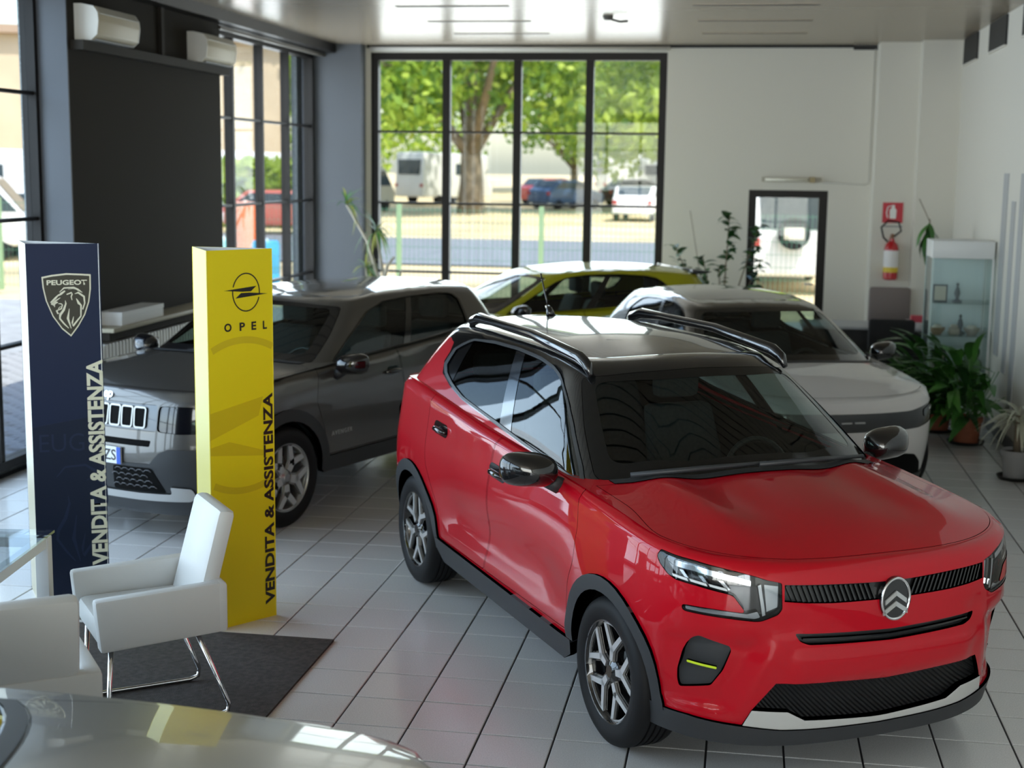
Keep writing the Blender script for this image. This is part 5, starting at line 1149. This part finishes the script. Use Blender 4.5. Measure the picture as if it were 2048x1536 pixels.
me = fit_text('PEUGEOT', w * .82, h * .08, .03); f.text('letters', me, SP(.10, .19)[0], SP(.10, .185)[1], LINE, h=.0026)
def px_(l): return [SP((x - 185) / 978., (y - 165) / 1230.) for x, y in l]
strokes = [([(530, 530), (620, 450), (820, 440), (900, 485), (985, 540)], [.004, .010, .010, .014, .003]), ([(510, 600), (560, 560), (640, 505)], [.004, .016, .010]), ([(350, 730), (450, 640), (520, 570)], [.010, .014, .006]), ([(360, 765), (440, 700), (545, 635)], [.012, .012, .003]), ([(385, 775), (440, 725), (495, 725)], [.018, .022, .004]), ([(420, 770), (425, 820)], [.010, .002]),
    ([(500, 748), (560, 755), (580, 775), (555, 850), (460, 885)], [.004, .008, .008, .010, .006]), ([(460, 880), (485, 945), (520, 935)], [.012, .010, .003]), ([(495, 850), (545, 800)], [.006, .003]), ([(640, 690), (650, 750), (605, 870), (530, 970), (520, 1040), (600, 1140), (690, 1230)], [.003, .010, .016, .016, .012, .011, .005]), ([(715, 850), (680, 1040), (740, 1235)], [.003, .017, .004]),
    ([(795, 1005), (765, 1120), (775, 1190), (940, 1000), (950, 790), (905, 745), (860, 655)], [.003, .012, .014, .009, .012, .018, .004]), ([(980, 870), (1025, 750), (1015, 620), (900, 540), (830, 565)], [.008, .009, .014, .014, .003]), ([(670, 575), (770, 540), (780, 570), (760, 620), (775, 685)], [.008, .010, .010, .008, .005]), ([(700, 472), (800, 460), (880, 480)], [.002, .005, .003])]
for pts, ws in strokes: f.strip('lion_line', px_(pts), [q * .75 for q in ws], LINE, .0028)
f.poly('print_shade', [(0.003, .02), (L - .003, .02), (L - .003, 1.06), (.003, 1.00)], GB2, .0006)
f.text('ghost_letters', fit_text('EUGE', L * .80, .10, -.004), .035, .86, GB, h=.0010)
for pts, ws in strokes[:1] + strokes[9:13]: f.strip('ghost_line', [(.02 + (x - 350) / 640. * L * .9, .78 - (y - 440) / 800. * .55) for x, y in pts], [q * 1.2 for q in ws], GB, .0010)
f.text('slogan', fit_text('VENDITA & ASSISTENZA', 1.16, .088, .035), L - .002, .205, LINE, up=True)

# --- carpet, armchairs, glass table
tag(box('floor_mat', (-4.6, 4.0, 0), (-2.025, 6.83, .012), mat('mat_brown_grey', (.055, .047, .042), .95, noise=(40, .35, 6), bump=(250, .5))), 'dark brown-grey carpet under the white armchairs', 'carpet')
LEA = mat('white_leather', (.66, .655, .635), .48, bump=(220, .06))
def armchair(label, loc, rz):
    root = thing('armchair', label, 'armchair', (*loc, .012), rz, 'white leather armchairs')
    for sg in (-1, 1): 
        mb = MB(); mb.add([(-.275, sg * .215, .40), (.25, sg * .215, .375), (.25, sg * .285, .375), (-.275, sg * .285, .40), (-.275, sg * .215, .625), (.27, sg * .215, .605), (.27, sg * .285, .605), (-.275, sg * .285, .625)], [(0, 3, 2, 1), (4, 5, 6, 7), (0, 1, 5, 4), (1, 2, 6, 5), (2, 3, 7, 6), (3, 0, 4, 7)]); mb.obj('arm', LEA, root, bevel=.016)
    box('back_band', (-.30, -.284, .40), (-.235, .284, .622), LEA, root, bevel=.016)
    MB().add([(-.245, -.212, .44), (-.16, -.212, .44), (-.16, .212, .44), (-.245, .212, .44), (-.37, -.205, .915), (-.29, -.205, .93), (-.29, .205, .93), (-.37, .205, .915)], [(0, 3, 2, 1), (4, 5, 6, 7), (0, 1, 5, 4), (1, 2, 6, 5), (2, 3, 7, 6), (3, 0, 4, 7)]).obj('backrest', LEA, root, bevel=.028)
    box('seat', (-.24, -.212, .385), (.25, .212, .50), LEA, root, bevel=.03)
    for sg in (-1, 1):
        y = sg * .245; MB().tube([(.20, y, .38), (.222, y, .06), (.215, y, .022), (.18, y, .011), (-.26, y, .011), (-.30, y, .022), (-.305, y, .06), (-.17, y, .40)], .011, 10).obj('leg', CHROME, root, smooth=True)
    MB().tube([(.20, -.245, .37), (.20, .245, .37)], .011, 8).obj('cross_bar', CHROME, root, smooth=True)
armchair('white leather armchair with chrome legs facing the glass table, beside the yellow column', (-2.58, 5.76), math.atan2(-.6, -.8)); armchair('white leather armchair seen from behind at the left picture edge', (-2.62, 4.66), math.atan2(.82, -.58))
tb = thing('glass_table', 'glass-topped table with white frame at the left edge', 'table', (-3.10, 5.95, 0), math.radians(8))
wt = mat('table_white', (.74, .73, .72), .4); box('glass_top', (-1.5, -.86, .745), (.005, .005, .757), glass('table_glass', (.90, .95, .97), 1., 1.6), tb)
for x in (-1.46, -.035): 
    for y in (-.83, -.035): box('leg', (x - .03, y - .03, .012), (x + .03, y + .03, .735), wt, tb, bevel=.004)
for a, b_ in (((-1.46, -.06, .69), (-.035, -.01, .735)), ((-1.46, -.855, .69), (-.035, -.805, .735)), ((-.06, -.83, .69), (-.01, -.035, .735)), ((-1.485, -.83, .69), (-1.435, -.035, .735))): box('rail', a, b_, wt, tb)

# --- far right corner: desk, chairs, show case
dk = thing('desk', 'black office desk with pale top in the far right corner', 'desk', (1.40, 16.3, 0)); bk = mat('desk_black', (.012, .012, .013), .5)
box('top', (-.75, -.35, .72), (.60, .35, .75), mat('desk_top', (.40, .41, .43), .35), dk, bevel=.004); box('front_panel', (-.72, -.30, .08), (.57, -.28, .72), bk, dk)
for x in (-.72, .54): box('side_panel', (x, -.30, .0), (x + .03, .30, .72), bk, dk)
def seat(label, loc, rz, m, name='office_chair', back=(.46, .50)):
    r_ = thing(name, label, 'chair', (*loc, 0), rz, 'chairs at the desk'); box('seat', (-.24, -.24, .44), (.24, .24, .51), m, r_, bevel=.03); box('backrest', (-.30, -.24, .55), (-.23, .24, .55 + back[1]), m, r_, bevel=.035)
    MB().tube([(-.20, 0, .45), (-.28, 0, .60)], .02, 8).obj('back_bar', PLASTIC, r_, smooth=True); MB().tube([(0, 0, .1), (0, 0, .45)], .025, 10).obj('column', CHROME, r_, smooth=True)
    for k in range(5): a = 2 * PI * k / 5; MB().tube([(0, 0, .12), (.27 * math.cos(a), .27 * math.sin(a), .06), (.28 * math.cos(a), .28 * math.sin(a), .025)], [.022, .018, .024], 8).obj('foot', PLASTIC, r_, smooth=True)
seat('taupe office chair behind the desk', (1.70, 16.92), -PI / 2, mat('taupe_cloth', (.22, .18, .17), .8), back=(.44, .55)); seat('black visitor chair in front of the desk', (1.55, 15.58), PI / 2, mat('black_cloth', (.010, .010, .011), .8), 'visitor_chair', (.46, .36))
ib = thing('red_box', 'small red and white box on the desk', 'box', (1.86, 16.2, .75)); box('body', (-.07, -.06, 0), (.07, .06, .07), mat('box_white2', (.75, .72, .72), .5), ib); box('lid', (-.02, -.065, .05), (.11, .065, .12), mat('box_red', (.55, .05, .08), .5), ib)
sc = thing('display_cabinet', 'glass display cabinet with white top standing by the right wall', 'cabinet', (1.79, 14.25, 0)); W, D, H = .58, .50, 1.79
cw = mat('cabinet_white', (.74, .75, .75), .4); cg = glass('cabinet_glass', (.94, .985, .98), .8, 1.5)
box('cap', (0, 0, H - .17), (W, D, H), cw, sc, bevel=.006); box('plinth', (0, 0, 0), (W, D, .14), cw, sc, bevel=.006)
for x in (.0, W - .02):
    for y in (0, D - .02): box('corner_post', (x, y, .14), (x + .02, y + .02, H - .17), cw if x else mat('cabinet_edge', (.55, .68, .67), .2), sc)
for a, b_ in (((.02, .004, .14), (W - .02, .010, H - .17)), ((.004, .02, .14), (.010, D - .02, H - .17)), ((W - .010, .02, .14), (W - .004, D - .02, H - .17))): box('glass_panel', a, b_, cg, sc)
box('back_panel', (.02, D - .012, .14), (W - .02, D - .004, H - .17), mat('cabinet_back', (.70, .76, .78), .4), sc)
shz = (.52, .86, 1.18)
for z in shz: box('shelf', (.02, .02, z), (W - .02, D - .02, z + .008), cg, sc)
OB = [mat('ornament_%d' % k, c, .5) for k, c in enumerate(((.30, .20, .12), (.42, .36, .30), (.10, .11, .13), (.25, .10, .07), (.55, .50, .42)))]
def ornament(x, y, z, kind, m, label):
    r_ = thing('ornament', label, 'ornament', (1.79 + x, 14.25 + y, z), group='ornaments in the show case')
    if kind == 'bowl': MB().lathe([(0, 0), (.04, 0), (.075, .05), (.08, .07), (.068, .068), (.03, .02), (0, .02)], 18).obj('bowl', m, r_, smooth='auto'); MB().lathe([(0, .10), (.03, .095), (.055, .07), (.03, .045), (0, .04)], 12).obj('filling', OB[4], r_, smooth=True)
    elif kind == 'frame': box('frame', (-.07, -.01, 0), (.07, .01, .17), m, r_, bevel=.004); box('picture', (-.055, -.012, .015), (.055, -.009, .155), OB[4], r_)
    elif kind == 'figure': MB().lathe([(0, 0), (.04, 0), (.035, .015), (.015, .03), (.03, .08), (.02, .13), (.008, .15), (.018, .17), (0, .19)], 14).obj('figure', m, r_, smooth=True); MB().lathe([(0, 0), (.05, 0), (.05, .012), (0, .012)], 14).obj('stand', OB[2], r_)
    else: box('block', (-.05, -.04, 0), (.05, .04, .07), m, r_, bevel=.012); box('block_top', (-.03, -.03, .07), (.035, .03, .10), OB[1], r_, bevel=.01)
for a in ((.11, .15, 1.188, 'frame', OB[2], 'small dark picture frame on the upper shelf of the show case'), (.28, .2, 1.188, 'figure', OB[2], 'dark figurine on the upper shelf of the show case'), (.10, .14, .868, 'bowl', OB[0], 'brown bowl at the left of the middle shelf'), (.26, .14, .868, 'block', OB[1], 'stone-coloured block on the middle shelf'), (.43, .15, .868, 'bowl', OB[1], 'beige bowl at the right of the middle shelf'), (.34, .30, .868, 'figure', OB[2], 'grey figurine at the back of the middle shelf'), (.10, .14, .528, 'bowl', OB[4], 'cream bowl at the left of the lower shelf'), (.15, .32, .528, 'frame', OB[2], 'dark framed picture at the back of the lower shelf'), (.30, .14, .528, 'block', OB[3], 'reddish block on the lower shelf'), (.44, .15, .528, 'bowl', OB[3], 'reddish brown bowl at the right of the lower shelf')): ornament(*a)

# --- plants
TERRA = mat('terracotta', (.28, .085, .04), .7, noise=(20, .12)); SOIL = mat('soil', (.03, .02, .015), .9)
LG = [mat('plant_green_%d' % k, c, .4) for k, c in enumerate(((.035, .13, .02), (.06, .20, .03), (.02, .075, .018)))]; PALEL = mat('plant_pale', (.52, .53, .42), .6)
def leaf_mesh(L_, w, droop, fold=.12, n=6):
    v = []; f = []
    for i in range(n + 1):
        t = i / n; x = L_ * t * (1 - .15 * droop * t); z = L_ * (.25 * t - droop * t * t * .75); ww = w * math.sin(PI * min(1, t * .93 + .05)) ** .8 * (1 - .2 * t)
        v += [(x, -ww, z + fold * ww), (x, 0, z), (x, ww, z + fold * ww)]
    for i in range(n): a = 3 * i; f += [(a, a + 1, a + 4, a + 3), (a + 1, a + 2, a + 5, a + 4)]
    me = bpy.data.meshes.new('leaf'); me.from_pydata(v, [], f); me.polygons.foreach_set('use_smooth', [True] * len(f)); return me
LEAVES = {}
def leaf(parent, loc, az, el, L_, w, droop, m, roll=0.):
    k = (round(L_, 2), round(w, 3), round(droop, 1), m.name)
    if k not in LEAVES: LEAVES[k] = leaf_mesh(round(L_, 2), w, round(droop, 1)); LEAVES[k].materials.append(m)
    o = bpy.data.objects.new('leaf', LEAVES[k]); COL.objects.link(o); o.parent = parent; o.location = loc; o.rotation_euler = (roll, -el, az); return o
def pot(root, r, h, m=TERRA, saucer=True):
    MB().lathe([(0, 0), (r * .78, 0), (r * .97, h * .82), (r * 1.06, h * .82), (r * 1.06, h), (r * .95, h), (r * .93, h * .9), (0, h * .9)], 28).obj('pot', m, root, smooth='auto'); MB().lathe([(0, h * .905), (r * .92, h * .905)], 24).obj('soil', SOIL, root)
    if saucer: MB().lathe([(0, 0), (r * 1.1, 0), (r * 1.25, .03), (r * 1.2, .03), (r * 1.08, .008), (0, .008)], 28).obj('saucer', mat('saucer_black', (.012, .012, .012), .5), root, smooth='auto')
def lush(label, loc, r, h, n, rad, seed):
    q = random.Random(seed); root = thing('potted_plant', label, 'plant', (*loc, 0), group='leafy pot plants by the right wall'); pot(root, r, h)
    for k in range(n):
        a = q.uniform(0, 2 * PI); e = q.uniform(.15, 1.35); L_ = q.choice((.30, .36, .42)) * rad; st = q.uniform(.05, .22) * rad
        bx, by, bz = .5 * r * math.cos(a), .5 * r * math.sin(a), h * .9; tip = (bx + math.cos(a) * math.cos(e) * st * 1.6, by + math.sin(a) * math.cos(e) * st * 1.6, bz + math.sin(e) * st * 2.4)
        if k < 40: MB().tube([(bx * .6, by * .6, bz - .02), ((bx + tip[0]) / 2, (by + tip[1]) / 2, (bz + tip[2]) / 2 + .02), tip], .004, 5).obj('stem', LG[1], root, smooth=True)
        if loc[0] + tip[0] + math.cos(a) * L_ > XR - .13 or loc[1] + tip[1] + math.sin(a) * L_ > 14.2: continue
        leaf(root, tip, a + q.uniform(-.3, .3), e * .75, L_, q.choice((.035, .045, .055)), q.choice((.6, .9, 1.2)), LG[q.choice((0, 0, 1, 2))], q.uniform(-.5, .5))
lush('bushy green plant in a terracotta pot on a black saucer by the right wall', (2.05, 13.25), .135, .25, 260, 1.15, 3); lush('bushy green plant in a pot just behind the other one, nearer the white car', (1.86, 13.85), .14, .24, 220, 1.1, 4)
pp = thing('pale_plant', 'plant with long pale drooping leaves at the right picture edge', 'plant', (2.22, 11.75, 0)); pot(pp, .12, .24, mat('pot_grey', (.3, .3, .3), .6)); q = random.Random(9)
MB().tube([(0, 0, .2), (-.01, 0, .52)], [.03, .022], 8).obj('stem', BARK, pp, smooth=True)
for k in range(46): leaf(pp, (0, 0, q.uniform(.42, .55)), q.uniform(PI * .55, PI * 1.6), q.uniform(.0, .9), q.choice((.30, .36)), .011, q.choice((1.0, 1.4)), PALEL)
dr = thing('dracaena', 'tall leaning palm-like plant in the back left corner by the grey pillar', 'plant', (-4.42, 17.25, 0)); pot(dr, .17, .32, mat('pot_dark', (.06, .06, .06), .5)); CANE = mat('cane', (.36, .33, .27), .8)
for pts, n_, s_ in (([(0, 0, .28), (-.05, 0, .9), (-.22, -.02, 1.5), (-.48, -.05, 1.95)], 26, .30), ([(.0, 0, .28), (-.02, .05, 1.0), (-.12, .02, 1.62)], 34, .34), ([(.02, 0, .28), (.12, 0, .85), (.2, .02, 1.15)], 0, .3), ([(-.05, 0, .9), (.03, -.02, 1.2), (.12, -.02, 1.32)], 0, .3), ([(0, 0, .3), (-.22, 0, .8), (-.25, 0, 1.18)], 26, .26)):
    MB().tube(pts, [.03] + [.022] * (len(pts) - 2) + [.012], 8).obj('cane', CANE, dr, smooth=True)
    for k in range(n_): leaf(dr, pts[-1], q.uniform(0, 2 * PI), q.uniform(-.7, 1.4), q.choice((.24, .3, .36)) * s_ / .3, .014, q.choice((.5, .9, 1.3)), (LG[1], MATS['plant_yellow'] if 'plant_yellow' in MATS else mat('plant_yellow', (.28, .30, .06), .5), LG[0])[k % 3])
fc_ = thing('rubber_plant', 'dark leafy plant with several stems between the yellow car and the back door', 'plant', (-.25, 17.15, 0)); pot(fc_, .18, .32, mat('pot_dark', (.06, .06, .06), .5))
for tx, tz, n_ in ((-.58, 1.52, 12), (-.25, 1.42, 14), (.05, 1.90, 26), (.40, 1.78, 28), (-.05, 1.3, 12), (.42, 1.35, 18)):
    MB().tube([(0, 0, .3), (tx * .4, 0, tz * .55), (tx, 0, tz)], [.014, .01, .006], 6).obj('stem', BARK, fc_, smooth=True)
    for k in range(n_): t = .72 + .3 * k / n_; leaf(fc_, (tx * (.25 + .75 * t) if t < 1 else tx, 0, tz * t), q.uniform(0, 2 * PI), q.uniform(-.2, .9), q.choice((.14, .18)), q.choice((.04, .05)), .6, LG[(2, 2, 0)[k % 3]], q.uniform(-.6, .6))
MB().tube([(.0, .1, .3), (-.28, .15, 1.2), (-.42, .18, 1.95)], .006, 6).obj('support_stick', CANE, fc_, smooth=True)
hp = thing('drooping_plant', 'slender plant with drooping leaves against the wall behind the show case', 'plant', (1.99, 15.75, 0)); pot(hp, .13, .26, mat('pot_dark', (.06, .06, .06), .5))
MB().tube([(0, 0, .24), (-.03, 0, 1.2), (-.06, 0, 1.95)], [.014, .01, .006], 6).obj('stem', BARK, hp, smooth=True)
for k in range(26): leaf(hp, (-.06, 0, q.uniform(1.72, 1.93)), q.uniform(0, 2 * PI), q.uniform(-1.3, -.7), q.choice((.26, .32)), .03, .6, LG[k % 3])
MB().tube([(-.06, 0, 1.92), (-.18, 0, 2.16)], .005, 5).obj('twig', BARK, hp)
